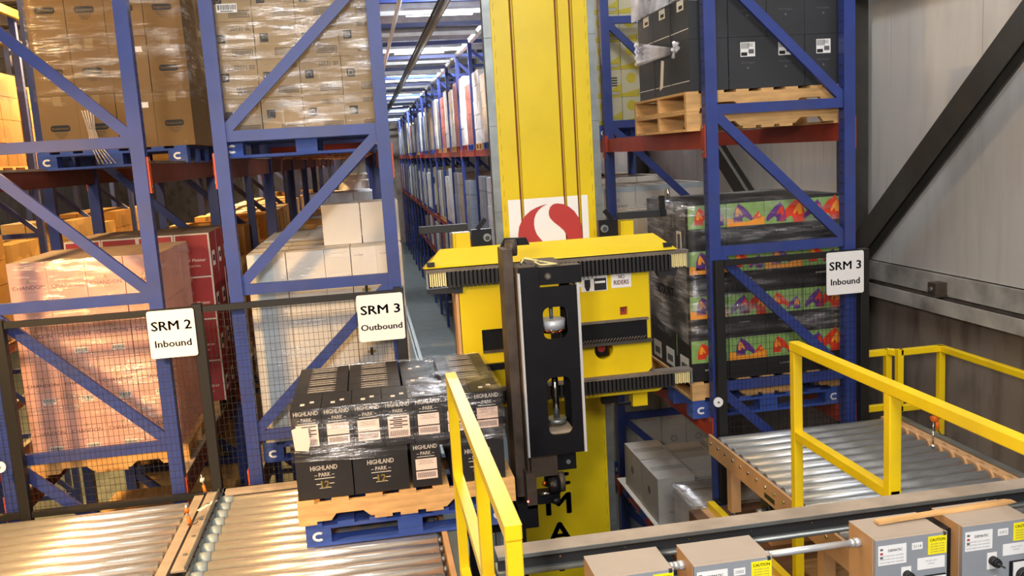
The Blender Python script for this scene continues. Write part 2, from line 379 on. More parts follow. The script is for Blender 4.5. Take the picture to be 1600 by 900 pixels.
# ------------------------------------------------------------------ racks
def frame(flip, lab, holes=True):
    t = thing('rack_frame', lab, 'rack frame', (0, 0, 0), 'blue upright frames')
    W, H = 1.122, 8.1
    for x in (0, W-.085):
        p = MB(); p.box(x, x+.085, 0, .012, 0, H, BLUE).box(x, x+.012, .012, .08, 0, H, BLUE).box(x+.073, x+.085, .012, .08, 0, H, BLUE)
        p.box(x-.02, x+.105, -.02, .1, 0, .012, BLUE)
        if holes:
            z = 3.6
            while z < 7.3:
                for xx in (x-.0008, x+.0858):
                    for yy in (.03, .058): p.disc((xx, yy, z), .006, INK, (0, 1, 0), (0, 0, 1), 6, .011)
                z += .076
        p.build('post', t)
    h = 1.0
    while h < 8:
        s = MB(); s.box(.085, W-.085, .018, .06, h-.035, h+.035, BLUE); s.build('strut', t)
        a, b = ((.085, h+1-.04), (W-.085, h+.04)) if not flip else ((.085, h+.04), (W-.085, h+1-.04))
        if h < 7.6: MB().bar((a[0], .036, a[1]), (b[0], .036, b[1]), .068, .034, BLUE).build('brace', t)
        h += 1.0
    return t
LINES = [('right', 2.379, False, 20, 'right of the aisle'), ('left', -.934, True, 12, 'left of the aisle'), ('outer', -2.477, False, 7, 'at the far left'), ('far', -5.80, False, 6, 'across the orange-lit aisle')]
FRP = {False: None, True: None}
for nm, x, flip, n, where in LINES:
    for i in range(n+1):
        if nm == 'far' and i < 1: continue
        y = Y0+BAY*i
        lab = 'blue braced upright frame, %s from the fence in the rack %s' % (ORD[i], where)
        if FRP[flip] is None:
            FRP[flip] = frame(flip, lab); FRP[flip].location = (x, y, 0)
        else: dup(FRP[flip], (x, y, 0), lab)
def beam(m, top):
    t = thing('rack_beam', 'beam', 'rack beam', (0, 0, 0), 'rack beams')
    
    MB().box(-.025, .025, .085, BAY-.005, -.13, 0, m).box(-.032, -.025, .085, BAY-.005, -.13, -.115, m).build('beam_channel', t)
    if m is not RED:
        d = MB(); d.box(-.028, .04, .085, BAY-.005, 0, .018, DUSTM)
        for q in range(40): d.box(-.030, -.028, .1+q*.063, .1+q*.063+.03, 0, .018, STEEL)
        d.build('deck_edge', t)
    for y in (.04, BAY+.04):
        MB().box(-.055, -.0435, y-.028, y+.028, -.19, .04, RED if m is RED else ORANGE).box(-.05, -.02, y+(.03 if y < 1 else -.05), y+(.05 if y < 1 else -.03), -.13, .03, RED if m is RED else ORANGE).cyl((-.06, y, .02), (-.055, y, .02), .01, GALV, 8).cyl((-.06, y, -.15), (-.055, y, -.15), .01, GALV, 8).build('connector', t)
    return t
BM = {'right': beam(RED, RED), 'left': beam(RUST, DUSTM)}
used = set()
LN = {'A': 'top', 'B': 'second', 'C': 'third', 'D': 'lowest'}
for nm, x, flip, n, where in LINES:
    for i in range(n):
        if nm == 'far' and i < 1: continue
        for lv, z in LV.items():
            if lv == 'D' and (nm != 'right' or i > 7): continue
            if lv == 'C' and nm in ('outer', 'far') and i > 3: continue
            if i > 12 and lv in 'CD': continue
            for side, xx, mir in (('aisle', x+.0425, 1), ('wall', x+1.08, -1)):
                if i > 7 and ((side == 'wall') == (nm == 'right')): continue
                k = 'right' if nm == 'right' else 'left'
                sd = {'aisle': 'left-hand', 'wall': 'right-hand'}[side]
                lab = '%s rack beam, %s, %s level, %s bay of the rack %s' % ('red' if k == 'right' else 'red-brown', sd, LN[lv], ORD[i], where)
                if k not in used:
                    b = BM[k]; used.add(k); b.location = (xx, Y0+BAY*i, z); b['label'] = lab
                else: b = dup(BM[k], (xx, Y0+BAY*i, z), lab)
                if mir < 0: b.rotation_euler.z = math.pi; b.location.y += BAY+.08

tag(MB().box(-2.86, -2.775, 8.65, 8.73, 0, 9.3, BLUE).build('lone_post'), 'narrow upright post at the upper left beside the brown logo cartons', 'post')
tag(MB().box(-4.66, -4.60, 9.0, 40, 8.05, 8.16, YEL).box(-4.9, -4.8, 9.0, 40, 7.7, 7.82, STEEL).build('runway_beam'), 'yellow runway beam at the upper left corner', 'beam')
# aisle tops: tie bars, crane rail, conduit
for i in range(1, 21):
    y = Y0+BAY*i
    tag(MB().box(-.93, 3.5, y, y+.09, 8.10, 8.18, BLUE).box(-.93, 3.5, y-.01, y, 8.10, 8.115, BLUE).build('tie_bar'), 'blue tie bar over the aisle, %s behind the fence' % ORD[i], 'beam', 'tie bars over the aisle')
    if i > 1: tag(MB().box(-.0, 2.4, y-1.3, y-1.22, 8.12, 8.19, JOIST).build('cross_bar'), 'pale cross bar over the aisle, %s behind the fence' % ORD[i], 'beam', 'pale cross bars over the aisle')
    tag(MB().box(-16, XW-.3, y+1.2, y+1.3, 9.0, 9.3, JOIST).build('roof_joist'), 'grey roof joist, %s behind the fence' % ORD[i], 'joist', 'roof joists')
tag(MB().box(1.30, 1.44, 7.05, 60, 8.0, 8.012, GALV).box(1.36, 1.38, 7.05, 60, 7.9, 8.1, GALV).box(1.3, 1.44, 7.05, 60, 8.085, 8.1, GALV).build('crane_top_rail'), 'grey overhead guide rail running down the aisle roof', 'rail')
tag(MB().cyl((.72, 6.2, 8.06), (.72, 60, 8.06), .035, WHITE).build('overhead_pipe'), 'thin pale pipe hung left of the overhead rail', 'pipe')
for x, l in ((.10, 'left'), (2.40, 'right')):
    tag(MB().box(x, x+.08, 6.0, 58, 8.10, 8.2, STEELG).build('top_runner'), 'steel runner along the top of the %s aisle rack' % l, 'beam', 'rack top runners')
tag(MB().box(1.11, 1.17, 2.5, 60, 0, .14, GALV).box(1.05, 1.23, 2.5, 60, 0, .02, GALV).build('floor_rail'), 'steel floor rail of the crane in the grey aisle', 'rail')
def fluor():
    t = thing('ceiling_light', 'bright white tube light under the roof above the aisle', 'ceiling light', (0, 0, 0), 'tube lights over the aisle')
    MB().box(-.75, .75, -.13, .13, .06, .14, WHITE).box(-.02, .02, -.02, .02, .14, .6, STEELG).build('housing', t)
    for yy in (-.06, .06): MB().cyl((-.72, yy, .02), (.72, yy, .02), .035, TUBE, 10).build('tube', t)
    return t
fl = None
for y, nme, pw in ((6.8, None, 80), (13.2, None, 260), (19.9, 'nearest in view', 450), (27.0, 'second in view', 450), (35.0, 'third in view', 450), (45.0, 'fourth in view', 500), (55.0, 'farthest in view', 500)):
    lab = 'bright white tube light above the aisle, %s' % (nme or ('above the mast' if y < 8 else 'just behind the mast'))
    if fl is None: fl = fluor(); fl.location = (1.9, y, 8.8); fl['label'] = lab
    else: dup(fl, (1.9, y, 8.8), lab)
    area('aisle_lamp', (1.9, y, 8.72), (1.9, y, 0), 1.4, pw, (0.9, 0.95, 1.0), .3)
def sodium():
    t = thing('high_bay_lamp', 'l', 'lamp', (0, 0, 0), 'orange high-bay lamps')
    MB().cyl((0, 0, .1), (0, 0, -.15), .08, GALV, 20, .22, False).cyl((0, 0, .1), (0, 0, .28), .07, GALV).cyl((0, 0, .28), (0, 0, .6), .01, STEEL).build('reflector', t)
    MB().disc((0, 0, -.15), .2, SODM, (1, 0, 0), (0, -1, 0)).build('lens', t)
    return t
sd = None
for k, (x, y, z, pw) in enumerate(((-3.55, 6.6, 8.75, 150), (-3.55, 10.2, 8.75, 220), (-3.55, 14.5, 8.75, 700), (-3.55, 20, 8.75, 800), (-8.2, 12, 8.75, 900), (-8.2, 20, 8.75, 1200), (-3.55, 27, 8.75, 800))):
    lab = 'orange high-bay lamp, %s, over the left aisles' % ORD[k]
    if sd is None: sd = sodium(); sd.location = (x, y, z); sd['label'] = lab
    else: dup(sd, (x, y, z), lab)
    area('sodium_lamp', (x, y, z-.2), (x, y, 0), .4, pw, SOD)
# small lamps under the left roof light the lower storey (between the racks)
# ------------------------------------------------------------------ pallets
def pallet(kind, W, D):
    m = {'wood': WOOD, 'old': WOODO, 'blue': PBLUE}[kind]
    t = thing('wooden_pallet', 'p', 'pallet', (0, 0, 0), 'pallets')
    n = 7
    for i in range(n):
        bw = .095; x = bw/2 + (W-bw)*i/(n-1)
        MB().box(x-bw/2-W/2, x+bw/2-W/2, 0, D, .12, .138, m).build('top_board', t)
    if kind == 'blue':
        for i in range(3):
            y = [0, D/2-.07, D-.14][i]
            MB().box(-W/2, W/2, y, y+.14, .102, .12, m).build('stringer_board', t)
            MB().box(-W/2, W/2, y, y+.12, 0, .018, m).build('bottom_board', t)
            for j in range(3):
                x = [-W/2, -.07, W/2-.14][j]
                b = MB().box(x, x+.14, y, y+.13, .018, .102, m)
                if i == 0 and j != 1:
                    P = [(x+.07+.035*math.cos(R(a)), .06+.028*math.sin(R(a))) for a in range(50, 311, 20)]
                    Q = [(x+.07+.02*math.cos(R(a)), .06+.014*math.sin(R(a))) for a in range(310, 49, -20)]
                    b.ext(P+Q, PAPER, (0, -.001, 0))
                b.build('block', t)
    else:
        for i in range(3):
            y = [0, D/2-.02, D-.04][i]
            P = [(-W/2, .018), (-W/2+.18, .018), (-W/2+.21, .055), (-W/2+.36, .055), (-W/2+.40, .018), (W/2-.40, .018), (W/2-.36, .055), (W/2-.21, .055), (W/2-.18, .018), (W/2, .018), (W/2, .12), (-W/2, .12)]
            MB().ext(P, m, (0, y, 0), depth=.04).build('stringer', t)
        for i in range(5):
            x = [-W/2, -W/2+.42, -.05, W/2-.52, W/2-.1][i]
            MB().box(x, x+.1, 0, D, 0, .018, m).build('bottom_board', t)
    return t
_pc = {}
def put_pallet(kind, x0, x1, y0, D, z, lab):
    k = (kind, round(x1-x0, 2), D)
    if k not in _pc:
        _pc[k] = pallet(kind, x1-x0, D); p = _pc[k]; p.location = ((x0+x1)/2, y0, z); p['label'] = lab
    else: p = dup(_pc[k], ((x0+x1)/2, y0, z), lab)
    return p

# ------------------------------------------------------------------ cartons
def barcode(mb, x, z, w, h, y, seed=1):
    rr = random.Random(seed); mb.box(x-w/2, x+w/2, y, y+.001, z-h/2, z+h/2, PAPER); a = x-w*.44
    while a < x+w*.43:
        b = rr.choice((.004, .007, .01))*w/.1; mb.box(a, a+b*.55, y-.0008, y, z-h*.2, z+h*.38, INK); a += b
    mb.box(x-w*.3, x+w*.3, y-.0008, y, z-h*.42, z-h*.3, INKG)
def lines(mb, x, z, w, y, n, dz, m, th=.003):
    for i in range(n):
        ww = w*(1 if i % 2 == 0 else .8); mb.box(x-ww/2, x+ww/2, y-.0008, y, z-i*dz-th/2, z-i*dz+th/2, m)
def c_rubber(w, d, h, v):
    b = MB(); b.box(-w/2, w/2, 0, d, 0, h, CARD)
    b.box(-.03, .03, -.0008, 0, h*.82, h, TAPE)
    if v != 2:
        z = h*.42 if v == 0 else h*.5
        b.ext([(-.07, -.014), (-.055, -.024), (.055, -.024), (.07, -.014), (.07, .014), (.055, .024), (-.055, .024), (-.07, .014)], INK, (0, -.001, z))
        b.text('Rubbermaid', (0, -.002, z), .115, CARD)
        b.text('MADE IN THE USA', (0, -.001, z-.038), .09, INK, height=.009); b.text('CORNER TOTE 2/4', (0, -.001, z-.053), .08, INK, height=.009); b.text('WHEELED', (0, -.001, z-.068), .05, INK, height=.009)
        if v == 0: b.text('HL 24 POR', (-.04, -.001, .02), .05, INKG); b.disc((.07, -.001, .03), .013, MATS['tape2'])
    else:
        lines(b, -.02, h*.5, .07, -.0004, 3, .011, INK, .004)
        b.box(-.0, .1, -.001, 0, h*.72, h*.82, PAPER)
    return b
mat('tape2', '#8a6238', .6)
def c_dole(w, d, h, v):
    b = MB(); b.box(-w/2, w/2, 0, d, 0, h, CARD2)
    x = -w*.28
    b.box(x-.027, x+.027, -.001, 0, h*.45, h*.45+.054, INK); b.text('D', (x, -.002, h*.45+.027), None, CARD2, height=.036, bold=True)
    b.text('4 1/7 s', (x, -.001, h*.86), .035, INKG)
    x = w*.2
    b.text('38531 00', (x, -.001, h*.82), .13, INK, height=.03)
    b.box(x-.065, x+.065, -.001, -.0002, h*.1, h*.1+.045, INK); b.box(x-.061, x+.061, -.0015, -.001, h*.1+.004, h*.1+.041, CARD2)
    for i in range(16): b.box(x-.055+i*.007, x-.055+i*.007+.0035, -.002, -.0015, h*.1+.008, h*.1+.037, INK)
    b.box(-.003, -.001, -.0008, 0, 0, h, TAPE)
    if v == 1:
        barcode(b, -.02, h*.35, .13, .055, -.003)
    return b
mat('plum_ink', '#5e3a3a', .6)
def c_chand(w, d, h, v):
    b = MB(); b.box(-w/2, w/2, 0, d, 0, h, PINK, PINKT)
    b.text('CHANDON', (0, -.001, h*.5), w*.84, MATS['plum_ink'], height=.026)
    b.text('A', (0, -.001, h*.62), .03, GOLD); lines(b, 0, h*.4, .1, 0, 1, .01, GOLD, .002)
    barcode(b, w*.12, h*.16, .085, .04, -.001)
    return b
def c_red(w, d, h, v):
    b = MB(); b.box(-w/2, w/2, 0, d, 0, h, REDC, PINKT)
    for x in (-w/2, w/2-.012): b.box(x, x+.012, -.0012, 0, 0, h, WHC)
    b.box(-w/2, w/2, -.001, 0, h-.012, h, WHC)
    b.box(w/2, w/2+.001, 0, .015, 0, h, WHC); b.box(w/2, w/2+.001, d*.25, d*.6, h*.2, h*.55, PAPER); b.box(w/2+.0012, w/2+.002, d*.3, d*.55, h*.3, h*.45, INK)
    b.text('Ader Meister', (0, -.001, h*.38), w*.7, CREAM); b.text('SELECTION', (0, -.001, h*.24), w*.35, CREAM)
    return b
def c_white(w, d, h, v):
    b = MB(); b.box(-w/2, w/2, 0, d, 0, h, WHC)
    if v == 1:
        b.box(-.03, .03, -.001, 0, h*.3, h*.3+.02, GOLD); b.box(-.01, .01, -.0015, 0, h*.3-.015, h*.3+.04, INK)
        b.text('6 x 750ml', (-w*.2, -.001, h*.88), .06, INKG)
    if v == 2: b.box(-.08, .04, -.0015, 0, 0, h, MATS['grey_band'])
    b.box(-w/2, w/2, d/2-.02, d/2+.02, h, h+.0008, TAPE)
    return b
mat('grey_band', '#a9b4bd', .5)
def horse(b, cx, cz, s, m1, m2, flip=1):
    P = [(.07, -.058), (.066, 0), (.05, .04), (.036, .056), (.033, .07), (.02, .058), (-.005, .042), (-.035, .012), (-.062, -.022), (-.07, -.044), (-.056, -.054), (-.034, -.036), (-.008, -.022), (.004, -.036), (.004, -.058)]
    b.ext([(x*s*flip, z*s) for x, z in (P if flip > 0 else P)][::flip], m1, (cx, -.0015, cz))
    b.ext([(x*s*.35*flip+.03*s*flip, z*s*.5+.01*s) for x, z in P][::flip], m2, (cx, -.0025, cz))
def c_horse(w, d, h, v):
    b = MB(); b.box(-w/2, w/2, 0, d, 0, h, BKC)
    b.box(-w/2, w/2, -.001, 0, h*.42, h*.93, GREEN)
    if v == 0:
        horse(b, -w*.2, h*.66, 1.15, PURP, SCAR); horse(b, w*.24, h*.67, 1.45, SCAR, ORPR)
        b.text('16 HANDS', (-.02, -.001, h*.27), .085, CREAM, bold=True)
    elif v == 1:
        b.ext([(-w/2, h*.42), (w/2, h*.42), (w/2, h*.6), (0, h*.5), (-w/2, h*.62)], ORPR, (0, -.0015, 0))
        horse(b, -.02, h*.7, 1.1, PURP, ORPR, -1); horse(b, w*.3, h*.62, .5, SCAR, ORPR)
    else:
        horse(b, -w*.1, h*.68, 1.0, SCAR, ORPR, -1); horse(b, w*.25, h*.6, .8, PURP, ORPR); b.text('16 HANDS', (0, -.001, h*.25), .085, CREAM, bold=True)
    if v == 3:
        b.box(-w/2-.001, -w/2, d*.2, d*.8, .03, h*.5, PAPER); b.box(-w/2-.002, -w/2-.001, d*.3, d*.7, .06, h*.34, INKG)
    return b
def c_dark(w, d, h, v):
    b = MB(); b.box(-w/2, w/2, 0, d, 0, h, DKC)
    if v == 0:
        b.box(-.055, .055, -.001, 0, h*.62, h*.62+.1, PAPER)
        for i in range(9): b.box(-.05+i*.007, -.047+i*.007, -.002, -.001, h*.62+.055, h*.62+.095, INK)
        b.box(-.05, -.005, -.002, -.001, h*.62+.006, h*.62+.03, INK); b.box(.005, .045, -.002, -.001, h*.62+.02, h*.62+.05, INKG)
        lines(b, .02, h*.62+.088, .04, -.001, 3, .008, INKG)
    b.text('Clos Vougeot', (0, -.001, h*.5), .1, INKG); b.disc((0, -.001, h*.4), .008, INKG)
    if v: b.box(-w/2-.001, -w/2, d*.25, d*.6, h*.6, h*.8, PAPER); b.box(-w/2-.002, -w/2-.001, d*.3, d*.5, h*.63, h*.7, INK)
    b.box(-w/2-.001, -w/2, .01, d-.01, h*.2, h*.215, PAPER)
    return b
def c_yellow(w, d, h, v):
    b = MB(); b.box(-w/2, w/2, 0, d, 0, h, YLC)
    b.ext([(-w/2, 0), (w/2, 0), (w/2, h*.5), (w*.1, h*.25), (-w/2, h*.12)], YLP, (0, -.001, 0))
    b.disc((-w*.15, -.002, h*.68), .05, YLP)
    b.box(.03, .12, -.002, 0, .02, .055, INKG); b.box(.034, .116, -.003, -.001, .024, .051, YLC); b.text('COLOSSO', (.075, -.0035, .037), .07, INKG)
    if v: 
        for i in range(4): b.box(.04, .1, -.002, -.001, h*.4+i*.025, h*.4+i*.025+.012, INK)
    return b
def c_grey(w, d, h, v):
    b = MB(); b.box(-w/2, w/2, 0, d, 0, h, GRC, WHC)
    b.disc((0, -.001, h*.55), .035, INKG); b.disc((0, -.0015, h*.55), .028, GRC); b.text('W', (0, -.002, h*.55), .03, INKG)
    b.text('Roger Fraire', (0, -.001, h*.25), .14, REDI if v else INKG)
    for yy in (d/2-.05, d/2-.02, d/2+.02, d/2+.05): b.box(-w/2+.02, w/2-.02, yy-.006, yy+.006, h, h+.0008, INKG if abs(yy-d/2) < .03 else GRC)
    b.disc((-w/2-.001, d*.5, h*.55), .04, INKG, (0, -1, 0)); 
    return b
def c_bass(w, d, h, v):
    b = MB(); b.box(-w/2, w/2, 0, d, 0, h, WHC); b.box(-w/2, w/2, -.002, 0, h*.82, h, MATS['grey_band'])
    b.text('GLEN & BASS', (0, -.001, h*.35), .2, INKG); b.text('G', (0, -.001, h*.55), .03, INKG); return b
def c_tan(w, d, h, v):
    b = MB(); b.box(-w/2, w/2, 0, d, 0, h, TANC); b.box(-.02, .02, -.0008, 0, h*.8, h, TAPE)
    for i in range(3): b.disc((-w*.25+i*w*.25, -.001, h*.55), .012, MATS['tape2'], n=8)
    lines(b, 0, h*.25, .1, 0, 2, .02, MATS['tape2'], .006); return b
_cc = {}
def put_carton(kind, w, d, h, v, x, y, z, label, cat='carton', group=None, name='carton', rz=0):
    k = (kind, round(w, 3), round(d, 3), round(h, 3), v)
    if k not in _cc: _cc[k] = kind(w, d, h, v).mesh(name)
    o = bpy.data.objects.new(name, _cc[k]); COL.objects.link(o); o.location = (x+random.uniform(-.002, .002), y, z)
    o.rotation_euler.z = rz + R(random.uniform(-.25, .25))
    return tag(o, label, cat, group)
def stack(kind, x0, x1, y0, y1, z0, nx, ny, nz, h, desc, group, var=lambda i, j, k: 0, skip=lambda i, j, k: False, gap=.004, name=None):
    name = name or {'c_rubber': 'logo_carton', 'c_dole': 'stamped_carton', 'c_chand': 'pink_carton', 'c_red': 'red_carton', 'c_white': 'white_carton', 'c_horse': 'picture_carton', 'c_dark': 'charcoal_carton', 'c_yellow': 'cream_carton', 'c_grey': 'grey_carton', 'c_bass': 'lettered_carton', 'c_tan': 'golden_carton'}[kind.__name__]
    high = z0 > CAMZ
    w = (x1-x0)/nx; d = (y1-y0)/ny
    for k in range(nz):
        for j in range(ny):
            for i in range(nx):
                if skip(i, j, k): continue
                top = k == nz-1
                if high and not (j == 0 or i == (0 if x0 > 1 else nx-1) or (k == 0 and j == ny-1)): continue
                row = 'top layer' if top else ('bottom layer' if k == 0 else '%s layer up' % ORD[k])
                colm = '%s from left' % ORD[i]
                rank = 'front row' if j == 0 else ('back row' if j == ny-1 else '%s row back' % ORD[j])
                put_carton(kind, w-gap, d-gap, h-.002, var(i, j, k), x0+w*(i+.5), y0+d*j, z0+h*k, '%s, %s, %s, %s' % (desc, row, rank, colm), group=group, name=name)
def wrap(x0, x1, y0, y1, z0, z1, m, label, amp=.005, top=.12, off=.008, rows=10):
    # thin film pulled round four sides, its upper edge folded over the top
    per = []; n = 14
    x0 -= off; x1 += off; y0 -= off; y1 += off
    for i in range(n): per.append((x0+(x1-x0)*i/n, y0))
    for i in range(n): per.append((x1, y0+(y1-y0)*i/n))
    for i in range(n): per.append((x1-(x1-x0)*i/n, y1))
    for i in range(n): per.append((x0, y1-(y1-y0)*i/n))
    P = len(per); vs = []; cx, cy = (x0+x1)/2, (y0+y1)/2
    lev = [(z0+(z1-z0)*k/rows, 0) for k in range(rows+1)] + ([(z1+off*.6, top*.5), (z1+off*.6, top)] if top else [])
    for k, (z, ins) in enumerate(lev):
        for q, (x, y) in enumerate(per):
            nx = noise.noise((x*5, y*5, z*9))*amp
            dx, dy = cx-x, cy-y; l = math.hypot(dx, dy)
            f = (ins - nx - (amp if ins == 0 else 0))/l
            zz = z + (noise.noise((x*4, y*4, 7))*.035 if k == 0 else 0) + (abs(nx)*.8 if ins else 0)
            vs.append((x+dx*f, y+dy*f, zz))
    fs = [(k*P+q, k*P+(q+1) % P, (k+1)*P+(q+1) % P, (k+1)*P+q) for k in range(len(lev)-1) for q in range(P)]
    b = MB(); b.add(vs, fs, m, True)
    return tag(b.build('stretch_wrap'), label, 'stretch wrap')

# ---- right rack, nearest bay
put_pallet('blue', 2.28, 3.49, 6.17, 1.0, LV['B'], 'blue pallet under the colourful horse cartons, bottom of two')
put_pallet('wood', 2.28, 3.49, 6.17, 1.0, LV['B']+.139, 'wooden pallet on a blue one under the colourful horse cartons')
stack(c_horse, 2.29, 3.48, 6.19, 7.14, LV['B']+.279, 4, 3, 4, .335, 'black horse-picture carton', 'black cartons with horse pictures', lambda i, j, k: [(2, 1, 0, 0), (1, 2, 1, 2), (1, 0, 2, 0), (3, 1, 0, 0)][3-k][i] if k else (3, 1, 2, 0)[i])
wrap(2.29, 3.48, 6.19, 7.14, LV['B']+.56, LV['B']+.279+1.34, WRAP, 'clear stretch film around the colourful horse cartons')
sf = MB(); n = 12; vs = [(2.272+.006*noise.noise((j*1.7, k*.9, 3)), 6.19+.96*j/n, 4.30+(.14 if False else .0)+1.05*k/n+(.10*j/n if k == 0 else 0)) for j in range(n+1) for k in range(n+1)]
sf.add(vs, [(j*(n+1)+k, j*(n+1)+k+1, (j+1)*(n+1)+k+1, (j+1)*(n+1)+k) for j in range(n) for k in range(n)], WRAPM, True)
tag(sf.build('side_film'), 'milky creased film over the aisle side of the horse cartons', 'stretch wrap')
tag(MB().box(2.256, 2.257, 6.24, 6.34, 4.98, 5.14, CREAM).box(2.255, 2.256, 6.26, 6.32, 5.0, 5.12, INKG).build('paper_tag'), 'crumpled paper tag on the side of the wrapped horse cartons', 'paper tag')
t = MB()
for i, s_ in enumerate(('GINE KEX', '16COUNT')): t.text(s_, (2.258, 6.66, 4.82-.17*i), .42, INK, (0, -1, 0), (0, 0, 1), height=.075, bold=True)
tag(t.build('handwriting'), 'black marker handwriting on the film of the horse cartons', 'writing')
put_pallet('wood', 2.28, 3.50, 6.12, 1.22, LV['A'], 'pale wooden pallet, lower of two under the charcoal cartons')
put_pallet('wood', 2.28, 3.50, 6.12, 1.22, LV['A']+.139, 'pale wooden pallet, upper of two under the charcoal cartons')
stack(c_dark, 2.32, 3.48, 6.14, 7.3, LV['A']+.279, 4, 3, 3, .36, 'charcoal labelled carton', 'charcoal cartons on the upper right', lambda i, j, k: 0 if k in (0, 2) else 1)
wrap(2.32, 3.48, 6.14, 7.3, LV['A']+.90, LV['A']+.279+1.08, WRAP, 'clear stretch film around the top of the charcoal cartons')
# gathered film tied on the aisle side
def gathered(y0, y1, za, zb, zt, yt):
    b = MB(); n = 22; vs = []
    for i in range(n+1):
        f = i/n
        for j in range(9):
            g_ = j/8
            zl = za+(zb-za)*g_; zr = zt+(g_-.5)*.03
            z = zl*(1-f)+zr*f; x = 2.29-.012*math.sin(f*3.1)-.008*((j % 2)*2-1)*(1-f*.3)
            vs.append((x, y1+(yt-y1)*f, z))
    fs = [(i*9+j, i*9+j+1, (i+1)*9+j+1, (i+1)*9+j) for i in range(n) for j in range(8)]
    b.add(vs, fs, WRAPW, True)
    for k in range(7):
        a = k*.9; b.cyl((2.27, yt, zt), (2.26-.02*math.sin(a), yt-.05-.03*math.cos(a), zt+.05*math.sin(a*1.7)), .006, WRAPW, 6, .014)
    return b
tag(gathered(6.2, 7.3, 6.42, 6.62, 6.44, 6.3).build('gathered_film'), 'white stretch film gathered into a knot beside the charcoal cartons', 'stretch wrap')
tag(MB().box(2.275, 2.285, 6.15, 7.32, 6.78, 7.0, WRAPW).build('film_band'), 'white film band around the upper charcoal cartons', 'stretch wrap')
tag(MB().ext([(0, 0), (.07, .02), (.11, .21), (.05, .22)], CREAM, (2.262, 6.62, 6.18), (0, -1, 0), (0, 0, 1), .001, (1, 0, 0)).build('hanging_tag'), 'pale paper tag hanging below the knotted film', 'paper tag')
# second bay, top level
put_pallet('blue', 2.34, 3.46, 8.8, 1.1, LV['A'], 'blue pallet under the cream and yellow cartons')
stack(c_yellow, 2.33, 3.47, 8.82, 9.85, LV['A']+.139, 4, 3, 5, .27, 'cream yellow-disc carton', 'cream and yellow cartons', lambda i, j, k: (i+k) % 2)
# second bay, second level
put_pallet('old', 2.34, 3.46, 8.85, 1.0, LV['B'], 'old wooden pallet under the white lettered cartons')
stack(c_bass, 2.36, 3.46, 8.86, 9.84, LV['B']+.139, 3, 3, 5, .30, 'white carton with grey rim', 'white lettered cartons')
put_pallet('old', 2.34, 3.46, 7.45, 1.05, LV['B'], 'old wooden pallet behind the horse cartons')
stack(c_red, 2.72, 3.42, 7.5, 8.45, LV['B']+.139, 2, 3, 3, .33, 'red carton behind the horse cartons', 'red cartons in the right rack')
stack(c_white, 2.42, 2.70, 7.5, 8.45, LV['B']+.139, 1, 3, 4, .33, 'white carton behind the crane carriage', 'white cartons behind the carriage')
# third level
put_pallet('blue', 2.30, 3.46, 7.10, 1.2, LV['C'], 'blue pallet with a cardboard sheet on the low right shelf')
tag(MB().box(2.26, 3.44, 7.06, 8.34, LV['C']+.139, LV['C']+.147, CREAM).build('cardboard_sheet'), 'pale cardboard slip sheet under the grey cartons', 'cardboard sheet')
zc = LV['C']+.148
for k, (x, y, w_, d_, h_, l) in enumerate(((2.47, 7.14, .34, .50, .42, 'nearest the aisle, front'), (2.47, 7.66, .34, .50, .42, 'nearest the aisle, back'), (2.86, 7.18, .36, .44, .27, 'low one in front middle'), (2.86, 7.70, .36, .42, .37, 'middle back'), (3.20, 7.6, .24, .5, .40, 'far right back'))):
    put_carton(c_grey, w_, d_, h_, k % 2, x, y, zc, 'grey printed wine carton on the low shelf, %s' % l, group='grey cartons on the low shelf')
put_pallet('old', 2.32, 3.48, 6.12, .74, LV['C'], 'worn pallet under the film-wrapped white cartons, low right shelf')
stack(c_white, 2.34, 3.44, 6.14, 6.84, LV['C']+.139, 4, 2, 2, .25, 'filmed white carton on low right shelf', 'film-wrapped white cartons, low shelf')
wrap(2.34, 3.44, 6.14, 6.84, LV['C']+.15, LV['C']+.139+.5, WRAPM, 'milky film around the low white cartons', top=.3)
put_pallet('blue', 2.34, 3.46, 8.8, 1.1, LV['C'], 'blue pallet on the low shelf of the second right bay')
stack(c_grey, 2.36, 3.46, 8.84, 9.84, LV['C']+.139, 4, 3, 3, .33, 'grey round-emblem carton', 'grey emblem cartons, second bay', lambda i, j, k: 1)

# ---- left racks, nearest bays
put_pallet('blue', -.91, .19, 6.15, 1.02, LV['A'], 'blue pallet under the cartons marked with D squares')
stack(c_dole, -.90, .18, 6.17, 7.13, LV['A']+.139, 4, 3, 5, .245, 'light brown D-stamped carton', 'brown cartons with D squares', lambda i, j, k: 1 if (i, k) == (0, 3) else 0)
wrap(-.90, .18, 6.17, 7.13, LV['A']+.16, LV['A']+.139+1.22, WRAP, 'shiny stretch film around the cartons with D squares', .008)
put_pallet('blue', -2.45, -1.35, 7.38, 1.02, LV['A'], 'blue pallet under the brown logo cartons')
stack(c_rubber, -2.40, -1.28, 7.40, 8.38, LV['A']+.139, 4, 3, 4, .42, 'brown logo-plate carton', 'brown cartons with black logo plates', lambda i, j, k: 2 if (i, k) in ((2, 1), (2, 0)) else (1 if k == 2 else 0))
wrap(-2.40, -1.28, 7.40, 8.38, LV['A']+.5, LV['A']+.139+1.66, WRAP, 'shiny stretch film around the brown logo cartons', .008)
put_pallet('wood', -2.46, -1.40, 6.45, 1.0, LV['B'], 'wooden pallet under the pink cartons')
stack(c_chand, -2.44, -1.44, 6.47, 7.42, LV['B']+.139, 4, 3, 4, .345, 'pink lettered carton', 'pink cartons behind the fence')
wrap(-2.44, -1.44, 6.47, 7.42, LV['B']+.15, LV['B']+.139+1.38, WRAP, 'shiny stretch film around the pink cartons', .008, top=.05)
put_pallet('old', -2.46, -1.36, 7.60, 1.0, LV['B'], 'wooden pallet under the red cartons behind the pink ones')
